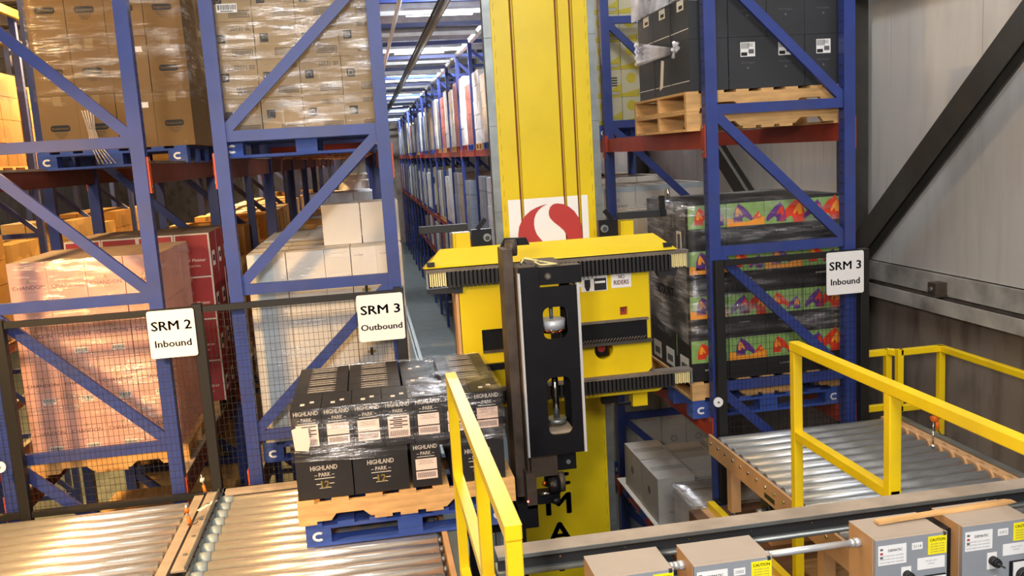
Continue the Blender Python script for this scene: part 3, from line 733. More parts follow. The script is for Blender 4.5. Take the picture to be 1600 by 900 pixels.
stack(c_red, -2.42, -1.30, 7.62, 8.58, LV['B']+.139, 4, 3, 4, .355, 'red white-edged carton', 'red cartons behind the pink ones')
put_pallet('blue', -.86, .22, 6.25, 1.02, LV['B'], 'blue pallet under the white cartons')
stack(c_white, -.84, -.32, 6.27, 7.25, LV['B']+.139, 2, 3, 3, .445, 'big white carton', 'big white cartons left of the aisle', lambda i, j, k: 2 if i == 0 else 0)
stack(c_white, -.32, .22, 6.27, 7.25, LV['B']+.139, 3, 3, 3, .445, 'narrow white carton', 'narrow white cartons left of the aisle', lambda i, j, k: 1 if i else 0)
for x, l in ((-.19, 'left'), (.09, 'right')):
    put_carton(c_white, .27, .4, .29, 0, x, 6.55, LV['B']+.139+1.336, 'plain white carton on top of the white stack, %s one' % l, group='white cartons on top')
wrap(-.84, .22, 6.27, 7.25, LV['B']+.3, LV['B']+.139+1.33, WRAPL, 'stretch film around the white cartons left of the aisle', .006)
put_pallet('old', -.88, .16, 7.5, 1.0, LV['B'], 'wooden pallet behind the white cartons')
stack(c_bass, -.86, .16, 7.52, 8.45, LV['B']+.139, 3, 3, 4, .33, 'lettered carton behind the white stack', 'cartons behind the white stack')
st_ = MB()
for q in range(5): st_.tube([(-2.08+.02*q, 7.37, 6.30), (-2.05+.012*q, 7.36, 6.15), (-2.04+.016*q, 7.355, 6.03), (-2.0+.03*q, 7.35, 5.89)], .006, WRAPW, 6)
tag(st_.build('film_strand'), 'twisted strand of film hanging in front of the brown logo cartons', 'stretch wrap')
# tan cartons on the low left shelf
put_pallet('wood', -2.46, -1.38, 6.15, 1.9, LV['C'], 'wooden pallet on the low left shelf below the pink cartons')
stack(c_tan, -2.42, -1.36, 6.2, 8.1, LV['C']+.139, 4, 1, 2, .27, 'long golden carton under the pink ones', 'golden cartons on the low left shelf')
put_pallet('wood', -2.46, -1.38, 8.75, 1.0, LV['C'], 'wooden pallet at the back of the low left shelf')
stack(c_tan, -2.42, -1.40, 8.8, 9.7, LV['C']+.139, 3, 2, 3, .3, 'golden carton, rear of low left shelf', 'golden cartons at the back of the low left shelf')
put_pallet('old', -.88, .16, 6.3, 1.0, LV['C'], 'old pallet on the low shelf below the white cartons')
stack(c_tan, -.84, .14, 6.35, 7.25, LV['C']+.139, 3, 2, 2, .3, 'golden carton below the white stack', 'golden cartons below the white stack')
tag(MB().box(-.80, .10, 6.3, 7.2, LV['C']+.139+.605, LV['C']+.139+.63, REDC).build('red_tray'), 'flat red lid on the low cartons below the white stack', 'lid')

# ---- deeper bays: individual cartons on irregular loads (second and third bay, level B), whole loads beyond
def deep_cartons(x0, x1, y, z, kind, desc, seed):
    rr = random.Random(seed); nx, ny = 3, 2; w = (x1-x0)/nx; d = .95/ny
    for i in range(nx):
        for j in range(ny):
            n = rr.choice((3, 4, 4)) if j == 0 else rr.choice((3, 4))
            for k in range(n):
                put_carton(kind, w-.006, d-.006, .315, 0, x0+w*(i+.5), y+d*j, z+.317*k, '%s, %s up, %s from left, %s' % (desc, ORD[k], ORD[i], ('front', 'back')[j]), group=desc, name={'c_tan': 'golden_carton', 'c_white': 'white_carton'}[kind.__name__])
for nm, x, nb in (('left', -.90, 3), ('outer', -2.44, 3)):
    for i in range(1, nb):
        for s_ in (0, 1):
            y = Y0+BAY*i+.17+s_*1.24
            where = '%s bay %s slot, %s rack' % (ORD[i], ('near', 'far')[s_], {'left': 'inner', 'outer': 'outer'}[nm])
            put_pallet('wood', x, x+1.06, y, 1.0, LV['B'], 'wooden pallet, %s' % where)
            deep_cartons(x+.02, x+1.04, y+.02, LV['B']+.139, c_tan if nm == 'outer' or s_ else c_white, ('golden' if nm == 'outer' or s_ else 'white')+' carton, '+where, i*10+s_)
def block(mt, h, nz, bands):
    b = MB(); rr = random.Random(int(h*100)); W, D = 1.1, 1.0; nx, ny = 3, 3
    for k in range(nz):
        for i in range(nx):
            for j in range(ny):
                if 0 < i < nx-1 and 0 < j < ny-1 and k < nz-1: continue
                q = rr.uniform(-.006, .006); w = W/nx; d = D/ny; hh = h/nz
                b.box(-W/2+w*i+.004+q, -W/2+w*(i+1)-.004+q, d*j+.004, d*(j+1)-.004, .14+hh*k, .14+hh*(k+1)-.006, mt)
    t = thing('pallet_load', 'l', 'pallet load', (0, 0, 0), 'distant pallet loads')
    b.build('carton_block', t)
    p = MB(); 
    for i in range(5): p.box(-.55+i*.25, -.45+i*.25, 0, 1, .12, .138, bands)
    for yy in (0, .45, .9): p.box(-.55, .55, yy, yy+.1, .018, .12, bands)
    for xx in (-.55, -.05, .45): p.box(xx, xx+.1, 0, 1, 0, .018, bands)
    p.build('pallet', t)
    return t
BL = [block(LOADW, 1.45, 5, WOOD), block(LOADW, 1.30, 4, PBLUE), block(LOADW, 1.55, 4, RED)]
BY = [block(LOADY, 1.25, 4, WOOD), block(LOADY, 1.1, 4, WOOD)]
ub = set()
def put_block(pool, i, x, y, z, lab):
    p = pool[i % len(pool)]
    if p.name not in ub: ub.add(p.name); p.location = (x, y, z); p['label'] = lab; return p
    return dup(p, (x, y, z), lab)
rr = random.Random(3)
cnt = {}
for nm, x, flip, n, where in LINES:
    for lv in 'ABCD':
        q = 0
        for i in range(n):
            for s_ in (0, 1):
                if nm == 'right':
                    if i == 0: continue
                    if i == 1 and s_ == 0 and lv in 'ABC': continue
                    if lv == 'D' and i > 5: continue
                    if lv == 'C' and i > 11: continue
                elif nm in ('left', 'outer'):
                    if lv == 'B' and i < 3: continue
                    if lv == 'A' and i == 0: continue
                    if lv == 'C' and (i == 0 or (i == 1 and nm == 'outer') or i > (5 if nm == 'left' else 3)): continue
                    if lv == 'D': continue
                    if nm == 'outer' and lv == 'A' and i > 3: continue
                else:
                    if i < 1 or lv in 'CD': continue
                if rr.random() < .07 and i > 2: continue
                y = Y0+BAY*i+.17+s_*1.24
                hmax = lv
                pool = BL if nm == 'right' or (nm == 'left' and s_ == 0) else BY
                sel = rr.randrange(3)
                o = put_block(pool, sel, x+.561, y, LV[lv], 'distant pallet load, %s level, %s rack, %s from the fence' % (LN[lv], {'right': 'right', 'left': 'aisle-side left', 'outer': 'outer left', 'far': 'orange-lit far left'}[nm], ORD[q]))
                if lv in 'CD': 
                    o.scale = (1, 1, .72)
                q += 1
# loads across the orange-lit aisle, close enough to show their cartons
put_pallet('wood', -5.78, -4.72, 12.7, 1.0, LV['A'], 'wooden pallet lit orange at the upper left edge') if False else None

# ------------------------------------------------------------------ crane mast
MX0, MX1, MY = .975, 1.68, 6.46
m_ = thing('crane_mast', 'tall yellow crane mast with dark grooves, red logo and black lettering', 'crane mast', (0, 0, 0))
b = MB(); xs = [MX0, 1.112, 1.138, 1.440, 1.464, 1.545, 1.571, MX1]
for a, c in ((0, 1), (2, 3), (4, 5), (6, 7)): b.box(xs[a], xs[c], MY, MY+.03, 4.3, 9.0, YEL)
b.box(MX0, MX1, MY, MY+.03, .15, 4.3, YEL)
b.box(MX0, MX1, MY+.03, MY+.5, .15, 9.0, YEL)
for a, c in ((1, 2), (3, 4), (5, 6)): b.box(xs[a]+.002, xs[a]+.014, MY+.012, MY+.03, 4.3, 9.0, BROWNL)
b.build('mast_body', m_, bevel=.004)
for xa, xb, s_ in ((.918, .975, 'l'), (1.68, 1.735, 'r')):
    g_ = MB(); g_.box(xa, xb, MY+.005, MY+.09, .15, 9.0, GALV)
    z = .4
    while z < 9:
        g_.box(xa-.001, xb+.001, MY+.004, MY+.006, z, z+.004, INKG); z += .62
    g_.build('guide_rail', m_)
sx = MX0+.014
w_ = MB()
for xx in (MX0+.02, MX1-.02):
    z = .3
    while z < 9: w_.bar((xx, MY-.001, z), (xx+.003, MY-.001, z+.05), .003, .002, WELD); z += .11
w_.build('weld_bead', m_)
# logo: white panel with a red disc split by a white S curve
lo = MB(); LX0, LX1, LZ1 = 1.02, 1.62, 5.445; LZ0 = LZ1-.62
for a, c in ((LX0, 1.112), (1.138, 1.440), (1.464, 1.545), (1.571, LX1)): lo.box(a, c, MY-.002, MY, LZ0, LZ1, WHITE)
lp_ = lo.build('logo_panel', m_)
def S(px, py): return ((px-640)/418*.243, -(py-613)/418*.243)
left = [(620, 195), (560, 205), (480, 228), (400, 265), (330, 320), (280, 380), (240, 460), (222, 560), (222, 650), (240, 740), (270, 810), (330, 890), (400, 950), (480, 1000), (560, 1026), (640, 1031), (720, 1022), (770, 990), (785, 930), (765, 870), (710, 800), (640, 745), (580, 705), (530, 660), (490, 610), (460, 565), (440, 500), (433, 440), (440, 370), (465, 310), (500, 265), (550, 225)]
right = [(740, 195), (690, 205), (655, 235), (635, 280), (630, 325), (645, 375), (690, 430), (760, 490), (815, 545), (850, 610), (875, 690), (885, 770), (875, 860), (850, 940), (820, 995), (900, 945), (970, 880), (1020, 800), (1050, 700), (1058, 600), (1050, 500), (1020, 400), (965, 310), (900, 250), (820, 208)]
for nm_, P in (('a', left), ('b', right)):
    PP = [S(x, y) for x, y in P]
    bb = MB(); bb.ext(PP[::-1], REDI, (1.325, MY-.0045, LZ1-.047-.243)); bb.build('logo_red_shape', lp_)
# vertical lettering
zz = 3.075; 
lt = MB()
for i, ch in enumerate('DEMATIC'):
    lt.text(ch, (1.275, MY-.003, zz+.235*2-.235*i), .05 if ch == 'I' else .205, INK, height=.172, bold=True)
lt.build('lettering', m_)
bs = MB(); bs.box(.85, 1.85, MY-.1, MY+.7, .02, .17, YEL); bs.cyl((1.0, MY+.2, .13), (1.3, MY+.2, .13), .12, GALV); bs.build('base_truck', m_)

# ------------------------------------------------------------------ crane carriage
c_ = thing('crane_carriage', 'yellow lifting carriage with toothed black rails in front of the mast', 'crane carriage', (0, 0, 0))
YC = 6.0
plate('body_plate', [(.57, 4.17), (1.9, 4.17), (1.93, 4.2), (1.93, 4.97), (.57, 4.97)], [[(.715, 4.43), (.87, 4.43), (.87, 4.585), (.715, 4.585)], ring(1.58, 4.36, .068), [(1.71, 4.60), (1.765, 4.60), (1.765, 4.66), (1.71, 4.66)]], (0, YC+.03, 0), .03, YEL, c_)
MB().box(.55, .575, YC+.03, YC+.3, 4.17, 4.97, TAN).box(1.925, 1.94, YC+.06, YC+.3, 4.2, 4.97, YEL).box(.6, 1.9, YC+.3, YC+.34, 4.1, 5.0, YEL).build('side_wall', c_)
MB().box(.72, .87, YC+.06, YC+.29, 4.43, 4.58, BLACK).box(.715, .87, YC+.02, YC+.03, 4.42, 4.437, BLACKB).box(.60, .9, YC+.0, YC+.03, 4.30, 4.345, BLACK).build('left_recess', c_)
rc = MB(); rc.box(1.20, 1.91, YC, YC+.03, 4.56, 4.575, DUSTB).box(1.20, 1.90, YC+.015, YC+.03, 4.42, 4.56, BLACK).box(1.20, 1.93, YC-.015, YC+.03, 4.40, 4.42, STEEL)
for i in range(30): rc.cyl((1.22+i*.022, YC-.016, 4.43), (1.24+i*.022, YC-.016, 4.45), .003, DUSTB, 6)
rc.build('channel', c_)
MB().box(1.53, 1.63, YC+.12, YC+.14, 4.3, 4.42, BLACK).cyl((1.58, YC+.1, 4.36), (1.58, YC+.2, 4.36), .03, REDI).build('inner_mechanism', c_)
MB().box(1.70, 1.775, YC+.07, YC+.08, 4.59, 4.67, REDI).cyl((1.74, YC+.06, 4.63), (1.74, YC+.07, 4.63), .01, CHROME, 10).build('indicator', c_)
hd = MB(); hd.add([(.345, YC+.0, 5.045), (2.14, YC+.0, 5.045), (2.10, YC+.012, 5.07), (1.985, YC+.07, 5.165), (.47, YC+.07, 5.165), (.37, YC+.012, 5.06), (.345, YC+.2, 5.03), (2.14, YC+.2, 5.03)], [(0, 1, 2, 3, 4, 5), (4, 3, 7, 6), (0, 5, 4, 6), (1, 7, 3, 2), (0, 6, 7, 1)], YEL)
hd.build('hood', c_)
def toothbar(x0, x1, z0, z1, y, nm):
    b = MB(); b.box(x0, x1, y-.005, y+.09, z1, z1+.022, DUSTB).box(x0, x1, y+.03, y+.05, z0+.01, z1, BLACK)
    b.box(x0, x0+.014, y-.002, y+.05, z0+.005, z1, GALV)
    b.box(x1-.014, x1, y-.002, y+.05, z0+.005, z1, GALV)
    hs = b.build('rail_housing', c_)
    tb = MB(); x = x0+.03
    while x < x1-.03:
        end = x < x0+.13 or x > x1-.14
        if not end: tb.box(x, x+.019, y-.012, y+.03, z0, z1-.004, RUB)
        x += .0295
    tb.build('tooth_strip', hs)
    bt = MB(); x = x0+.02
    while x < x1-.02:
        bt.box(x+.019, x+.0275, y+.004, y+.03, z0+.012, z1-.001, BRIST)
        if x < x0+.13 or x > x1-.14: bt.box(x+.004, x+.014, y+.004, y+.03, z0+.016, z1-.001, BRIST)
        x += .0295
    bt.build('bristle_strip', hs)
for xx in (.86, 1.74):
    for zz_ in (4.15, 4.8): MB().box(xx, xx+.05, YC+.3, MY+.12, zz_, zz_+.16, BLACK).build('guide_shoe', c_)
MB().box(.93, 1.72, YC+.34, MY-.008, 4.3, 4.9, YELR).build('back_frame', c_)
toothbar(.355, 2.215, 4.905, 5.015, YC-.01, 'upper')
toothbar(.5, 2.22, 4.055, 4.15, YC-.01, 'lower')
MB().ext([(.36, 4.9), (.36, 4.87), (.60, 4.86), (.6, 4.905)], RUB, (0, YC+.01, 0), depth=.06).ext([(1.98, 4.905), (2.0, 4.86), (2.12, 4.86), (2.14, 4.905)], RUB, (0, YC+.01, 0), depth=.06).box(.37, .42, YC-.0, YC+.04, 5.055, 5.085, RUB).box(2.04, 2.10, YC-.0, YC+.04, 5.065, 5.095, RUB).build('end_bumpers', c_)
MB().add([(.5, YC+.03, 4.02), (1.97, YC+.03, 4.02), (2.08, YC+.03, 4.08), (.5, YC+.03, 4.08), (.5, YC+.2, 4.02), (1.97, YC+.2, 4.02), (2.08, YC+.2, 4.08), (.5, YC+.2, 4.08)], [(0, 1, 2, 3), (4, 7, 6, 5), (0, 4, 5, 1), (1, 5, 6, 2), (2, 6, 7, 3), (3, 7, 4, 0)], YEL).box(1.80, 1.91, YC+.1, YC+.2, 3.9, 4.02, YEL).box(1.58, 1.7, YC+.14, YC+.2, 3.93, 4.02, BLACK).box(1.70, 1.80, YC+.15, YC+.18, 3.9, 3.92, BLACK).build('lower_beam', c_)
for (xa, xb, hx0, hx1) in ((.57, .69, .34, .68), (1.77, 1.865, 1.76, 2.12)):
    MB().box(xa, xb, YC+.13, YC+.25, 5.12, 5.26, YEL).box(xa, xa+.012, YC+.12, YC+.13, 5.12, 5.26, YEL).build('stub_post', c_, bevel=.004)
    MB().box(hx0, hx1, YC+.14, YC+.2, 5.27, 5.32, RUB).build('arm', c_, bevel=.003)
for x, s_ in ((.78, 1), (1.70, -1)):
    bk = MB(); bk.box(x-.07, x+.07, YC+.2, YC+.24, 5.12, 5.27, BLACK).cyl((x+.035*s_, YC+.2, 5.21), (x+.035*s_, YC+.18, 5.21), .028, GALV).cyl((x+.035*s_, YC+.18, 5.21), (x+.035*s_, YC+.17, 5.21), .016, CHROME)
    bk.bar((x-.03*s_, YC+.2, 5.27), (x+.03*s_, YC+.2, 5.34), .03, .02, BLACK)
    bk.build('roller_bracket', c_)
bk = MB(); bk.box(2.07, 2.10, YC+.12, YC+.17, 5.28, 5.42, BLACK).cyl((2.115, YC+.14, 5.43), (2.135, YC+.14, 5.43), .035, CHROME); bk.build('end_roller', c_)
st = MB(); st.box(1.655, 1.80, YC+.028, YC+.03, 4.80, 4.90, PAPER); st.text('NO', (1.73, YC+.027, 4.878), .045, REDI, height=.028, bold=True); st.text('RIDERS', (1.728, YC+.027, 4.838), .11, REDI, height=.032, bold=True); st.build('no_riders_sticker', c_)
st = MB(); st.box(1.435, 1.625, YC+.028, YC+.03, 4.79, 4.90, PAPER).box(1.53, 1.618, YC+.026, YC+.028, 4.795, 4.88, INK).box(1.535, 1.61, YC+.025, YC+.026, 4.845, 4.86, PAPER).ext([(0, .03), (.012, 0), (.03, 0), (.042, .03), (.042, .08), (0, .08)], INK, (1.46, YC+.027, 4.795)); st.build('warning_sticker', c_)
MB().box(1.28, 1.415, YC+.028, YC+.03, 4.79, 4.90, INK).box(1.405, 1.413, YC+.026, YC+.028, 4.79, 4.90, PAPER).build('black_sticker', c_)

# ------------------------------------------------------------------ black lift column in front of the carriage
k_ = thing('lift_column', 'tall black steel column with a silver motor in its slot, beside the black cartons', 'column', (0, 0, 0))
plate('front_plate', [(.83, 4.0), (1.165, 4.0), (1.165, 5.01), (.83, 5.01)], [rrect(.955, 1.10, 4.70, 4.89, .04), rrect(.955, 1.10, 4.12, 4.47, .04)], (0, 5.0, 0), .012, BLACK, k_)
MB().box(.82, .832, 4.992, 5.03, 4.0, 5.10, TRIM).box(1.163, 1.178, 4.992, 5.03, 4.0, 5.02, TRIM).box(1.178, 1.195, 4.995, 5.01, 4.995, 5.012, TRIM).build('edge_strip', k_)
MB().box(.818, .83, 5.03, 5.26, 3.72, 5.13, BLACKB).box(.83, .95, 5.015, 5.03, 5.0, 5.13, BLACK).box(.835, .935, 5.06, 5.26, 3.9, 5.13, BLACKB, DUSTB).build('side_plate', k_, bevel=.003)
MB().box(1.155, 1.165, 5.012, 5.25, 4.0, 5.0, BLACK).box(1.11, 1.165, 5.24, 5.25, 4.0, 5.0, BLACK).box(.935, .95, 5.24, 5.25, 4.0, 5.0, BLACK).build('rear_edge', k_)
MB().box(.755, .815, 5.10, 5.30, 3.72, 5.235, BLACKB, DUSTB).build('outer_bar', k_, bevel=.003)
cp = MB(); cp.box(.95, 1.20, 5.02, 5.12, 5.02, 5.125, BLACK, DUSTB).cyl((1.0, 5.02, 5.07), (1.0, 5.01, 5.07), .02, BLACKB).cyl((1.0, 5.01, 5.07), (1.0, 5.005, 5.07), .01, GALV)
cp.box(.90, 1.10, 5.14, 5.34, 5.125, 5.14, DUSTB).box(.87, .92, 5.12, 5.2, 5.1, 5.135, DUSTB).cyl((1.06, 5.07, 5.125), (1.06, 5.07, 5.128), .03, STEEL)
cp.build('cap_block', k_, bevel=.003)
cr = MB(); cr.cyl((.79, 5.18, 5.235), (.85, 5.18, 5.235), .05, BLACKB, 20).cyl((.785, 5.18, 5.235), (.80, 5.18, 5.235), .03, DUSTB, 20).ext([(0, 0), (.18, 0), (.16, .045), (.03, .05)], BLACK, (.77, 5.27, 5.235), depth=.02); cr.build('top_wheel', k_)
wire = []
for i in range(41):
    t_ = i/40; a = t_*4*math.pi*.8
    wire.append((.86+.22*t_ if t_ < .5 else .97+.09*math.cos((t_-.5)*9), 5.08+.05*math.sin(a), 5.155+.018*math.sin(t_*9)))
MB().tube(wire, .005, BRIST, 6).build('tie_wire', k_)
mo = MB(); mo.cyl((1.03, 5.11, 4.745), (1.03, 5.11, 4.80), .078, MOTOR, 28).cyl((1.03, 5.13, 4.72), (1.03, 5.13, 4.75), .07, CHROME, 28).cyl((1.03, 5.13, 4.795), (1.03, 5.13, 4.9), .012, GALV)
mo.tube([(.965, 5.06, 4.745), (1.0, 5.045, 4.735), (1.05, 5.045, 4.73), (1.1, 5.07, 4.745)], .005, COPP); mo.build('motor', k_)
sh = MB(); sh.cyl((1.03, 5.13, 4.18), (1.03, 5.13, 4.5), .02, CHROME).cyl((1.03, 5.13, 4.16), (1.03, 5.13, 4.185), .06, GALV, 24).box(.95, 1.11, 5.02, 5.22, 4.12, 4.135, DUSTM).cyl((.97, 5.2, 4.3), (.97, 5.2, 4.45), .03, COPP); sh.build('shaft', k_)
bt = MB(); bt.box(.84, 1.0, 5.03, 5.2, 3.86, 4.0, BLACKB).box(1.0, 1.12, 5.05, 5.09, 3.88, 3.98, BLACK).cyl((1.07, 5.05, 3.93), (1.07, 5.04, 3.93), .014, GALV).box(.80, .86, 5.0, 5.3, 3.68, 3.9, BLACKB).box(.86, 1.0, 5.0, 5.1, 3.70, 3.76, BLACK)
bt.cyl((.94, 5.02, 3.80), (1.0, 5.02, 3.80), .05, BLACK, 20).cyl((1.0, 5.02, 3.82), (1.03, 5.02, 3.82), .06, STEEL, 20).cyl((.90, 5.0, 3.83), (.915, 4.99, 3.83), .014, COPP).cyl((.88, 4.99, 3.77), (.93, 4.985, 3.77), .01, CHROME).cyl((.95, 4.98, 3.72), (.99, 4.98, 3.72), .018, BLACK); bt.build('foot_rollers', k_)
MB().cyl((.80, 4.985, 3.735), (.80, 4.98, 3.735), .006, LEDR, 8).build('indicator_light', k_)
MB().box(.42, .86, 5.0, 5.3, 3.56, 3.655, BLACK).box(.74, .86, 5.0, 5.3, 3.655, 3.70, BLACK).box(.44, .52, 5.0, 5.1, 0, 3.56, BLACK).box(.70, .78, 5.0, 5.3, 0, 3.56, BLACK).box(.60, .63, 5.02, 5.08, 0, 3.56, GALV).box(.4, .9, 4.95, 5.35, 0, .03, BLACK).build('support_frame', k_)

# ------------------------------------------------------------------ conveyors
def conveyor(name, label, x0, x1, y0, y1, z, rm, fm, ovl=0):
    t = thing(name, label, 'roller conveyor', (0, 0, 0), None)
    r_ = .0405; y = y1-.06
    first = None
    while y > y0+.05:
        if first is None:
            ro = MB(); ro.cyl((x0+.03, 0, 0), (x1-.03, 0, 0), r_, rm, 24).cyl((x0+.005, 0, 0), (x0+.03, 0, 0), .02, GALV, 10).cyl((x1-.03, 0, 0), (x1-.005, 0, 0), .02, GALV, 10)
            first = ro.build('roller', t, (0, y, z-.044))
        else:
            c = first.copy(); COL.objects.link(c); c.parent = t; c.location = (0, y, z-.044)
        y -= .125
    return t
lc1 = conveyor('roller_conveyor', 'warm-lit roller conveyor at the left edge, below the pink cartons', -2.62, -1.28, 3.2, 5.9, 3.66, ROLL, GALV)
MB().box(-1.285, -1.225, 3.2, 5.93, 3.52, 3.665, DUSTM).build('side_frame', lc1); MB().box(-2.68, -2.625, 3.2, 5.93, 3.52, 3.64, DUSTM).build('side_frame', lc1)
MB().box(-2.68, -1.225, 5.90, 5.93, 3.50, 3.60, DUSTM).build('end_plate', lc1)
for x in (-2.62, -1.30):
    for y in (3.6, 5.6): MB().box(x-.03, x+.03, y-.03, y+.03, 3.15, 3.52, DUSTM).build('leg', lc1)
lc2 = conveyor('roller_conveyor', 'warm-lit roller conveyor carrying the pallet of black cartons', -1.10, .27, 3.2, 5.93, 3.66, ROLL, GALV)
f2 = MB(); f2.box(-1.115, -1.10, 3.2, 5.93, 3.52, 3.67, GALV)
y = 5.87
while y > 3.3:
    f2.cyl((-1.10, y, 3.616), (-1.03, y, 3.6165), .0455, HUB, 16); f2.cyl((-1.112, y-.06, 3.671), (-1.106, y-.06, 3.672), .006, INK, 6); y -= .125
f2.build('side_frame', lc2)
MB().box(.27, .30, 3.2, 5.9, 3.5, 3.66, TAN).box(.30, .37, 4.13, 4.95, 3.5, 3.655, CONC).build('side_frame', lc2)
MB().box(-1.12, .3, 5.93, 5.97, 3.50, 3.68, DUSTM).box(-1.08, -.5, 5.86, 5.93, 3.665, 3.69, DUSTM).build('end_plate', lc2)
for x in (-1.06, .24):
    for y in (3.6, 5.6): MB().box(x-.03, x+.03, y-.03, y+.03, 3.15, 3.52, DUSTM).build('leg', lc2)
g_ = MB(); g_.box(-1.20, -1.118, 4.75, 5.92, 3.672, 3.682, DUSTM).box(-1.128, -1.118, 4.75, 5.92, 3.682, 3.70, GALV).bar((-1.2, 5.6, 3.684), (-1.118, 5.75, 3.684), .03, .004, CREAM, (0, 0, 1)).box(-1.19, -1.13, 4.9, 5.8, 3.5, 3.672, STEEL)
for y in (4.95, 5.2, 5.45, 5.7): g_.cyl((-1.16, y, 3.682), (-1.16, y, 3.687), .012, GALV, 10)
tag(g_.build('guard_plate'), 'dusty bent steel plate between the two left conveyors', 'steel plate')
for k, (x, y) in enumerate(((-1.215, 5.95), (-1.215, 5.42))):
    p = MB(); p.cyl((x, y, 3.66), (x-.02, y, 3.80), .006, CHROME, 8).cyl((x, y, 3.66), (x-.012, y, 3.725), .011, ORW, 10).cyl((x-.018, y, 3.75), (x-.012, y, 3.775), .014, ORW if k else CREAM, 10)
    p.tube([(x+.02+.03*math.cos(a*.5), y-.04+.025*math.sin(a*.5), 3.675+.002*a) for a in range(14)], .003, BLACKB, 6)
    tag(p.build('sensor_pin'), ['metal sensor pin with orange sleeve beside the fence post', 'metal sensor pin with orange sleeves on the left conveyor edge'][k], 'sensor', 'sensor pins')
rcv = conveyor('roller_conveyor', 'grey roller conveyor with tan sides at the right', 2.33, 3.66, 3.1, 5.92, 3.68, ROLLR, TAN)
s1 = MB(); s1.box(2.30, 2.318, 3.1, 5.92, 3.545, 3.69, TAN)
y = 5.86
while y > 3.2:
    s1.cyl((2.30, y, 3.64), (2.292, y, 3.64), .012, CHROME, 8); y -= .125
s1.box(2.298, 2.30, 4.86, 5.0, 3.57, 3.60, DKGRN)
s1.build('side_frame', rcv)
s2 = MB(); s2.box(3.655, 3.73, 3.1, 5.92, 3.55, 3.675, TAN); y = 5.86
while y > 3.2:
    s2.cyl((3.64, y, 3.636), (3.70, y, 3.636), .047, TAN, 16); y -= .125
s2.build('side_frame', rcv)
MB().box(3.73, 3.78, 3.1, 5.88, 3.60, 3.69, GALV).build('outer_guard', rcv)
for x in (2.36, 3.66):
    for y in (5.62, 4.35):
        MB().box(x-.035, x+.035, y-.035, y+.035, 3.22, 3.545, TAN).cyl((x, y, 3.15), (x, y, 3.23), .012, GALV, 8).cyl((x, y, 3.15), (x, y, 3.165), .05, GALV, 14).build('leg', rcv)
MB().cyl((2.44, 5.25, 3.36), (2.72, 5.25, 3.36), .115, DKGRN, 28).cyl((2.42, 5.25, 3.36), (2.44, 5.25, 3.36), .06, BLACK, 20).cyl((2.36, 5.25, 3.36), (2.42, 5.25, 3.36), .02, GALV).box(2.42, 2.8, 5.17, 5.33, 3.2, 3.26, YEL).box(2.42, 2.8, 5.17, 5.33, 3.15, 3.2, TAN).build('drive_motor', rcv)
tag(MB().box(2.25, 2.30, 3.0, 5.85, 3.16, 3.21, YELR).box(2.20, 2.32, 3.0, 5.85, 3.15, 3.16, TAN).build('toe_rail'), 'low yellow rail on the floor under the right conveyor', 'rail')
tag(MB().bar((2.42, 4.6, 3.48), (3.5, 4.2, 3.27), .12, .04, TAN, (0, 0, 1)).box(3.0, 3.1, 4.25, 4.35, 3.15, 3.34, TAN).build('support_bracket'), 'tan angled bracket under the right conveyor', 'bracket')
tag(MB().cyl((2.62, 4.2, 3.15), (2.62, 4.2, 3.4), .045, GALV).cyl((2.62, 4.2, 3.4), (2.62, 4.2, 3.45), .05, BLACK).cyl((2.62, 4.2, 3.5), (2.62, 4.2, 3.45), .02, YELP).build('air_cylinder'), 'grey upright cylinder under the right conveyor', 'cylinder')
tag(MB().box(2.75, 3.25, 3.4, 4.1, 3.151, 3.19, CARD).build('scrap_board'), 'brown flat board lying under the right conveyor, nearer one', 'board')
tag(MB().box(2.45, 2.9, 4.5, 4.9, 3.151, 3.17, WOODO).build('scrap_board'), 'weathered flat board lying under the right conveyor, farther one', 'board')

# ------------------------------------------------------------------ fence and signs
def fence_panel(x0, x1, z0, z1, lab):
    t = thing('mesh_fence', lab, 'fence', (x0, 5.93, z0), 'black mesh fences')
    w, h = x1-x0, z1-z0
    MB().box(0, w, 0, .04, h-.04, h, FENCE, FENCE).build('top_rail', t); MB().box(0, w, 0, .04, 0, .04, FENCE, FENCE).build('bottom_rail', t)
    m = MB(); x = .02
    while x < w: m.box(x, x+.002, .018, .020, .04, h-.04, FENCE); x += .0315
    z = .06
    while z < h: m.box(0, w, .0202, .0222, z, z+.002, FENCE); z += .047
    m.build('wire_mesh', t)
    return t
fence_panel(-2.30, -1.17, 3.64, 4.93, 'black wire mesh fence panel in front of the pink cartons')
fence_panel(-1.10, .13, 3.64, 4.93, 'black wire mesh fence panel in front of the white cartons')
fence_panel(-3.6, -2.37, 3.64, 4.93, 'black wire mesh fence panel at the left edge')
fence_panel(2.46, 3.50, 3.60, 4.945, 'black wire mesh fence panel in front of the horse cartons')
for x, z0, l in ((-2.37, 3.15, 'at the left edge'), (-1.17, 3.15, 'below the left-hand sign'), (.13, 3.15, 'beside the aisle opening'), (2.39, 3.15, 'at the left of the right-hand mesh'), (3.50, 3.15, 'below the right-hand sign')):
    tag(MB().box(x, x+.065, 5.925, 5.985, z0, 4.945, FENCE).box(x-.03, x+.095, 5.9, 6.0, 3.15, 3.16, FENCE).build('fence_post', bevel=.004), 'black square fence post %s' % l, 'fence post', 'black fence posts')
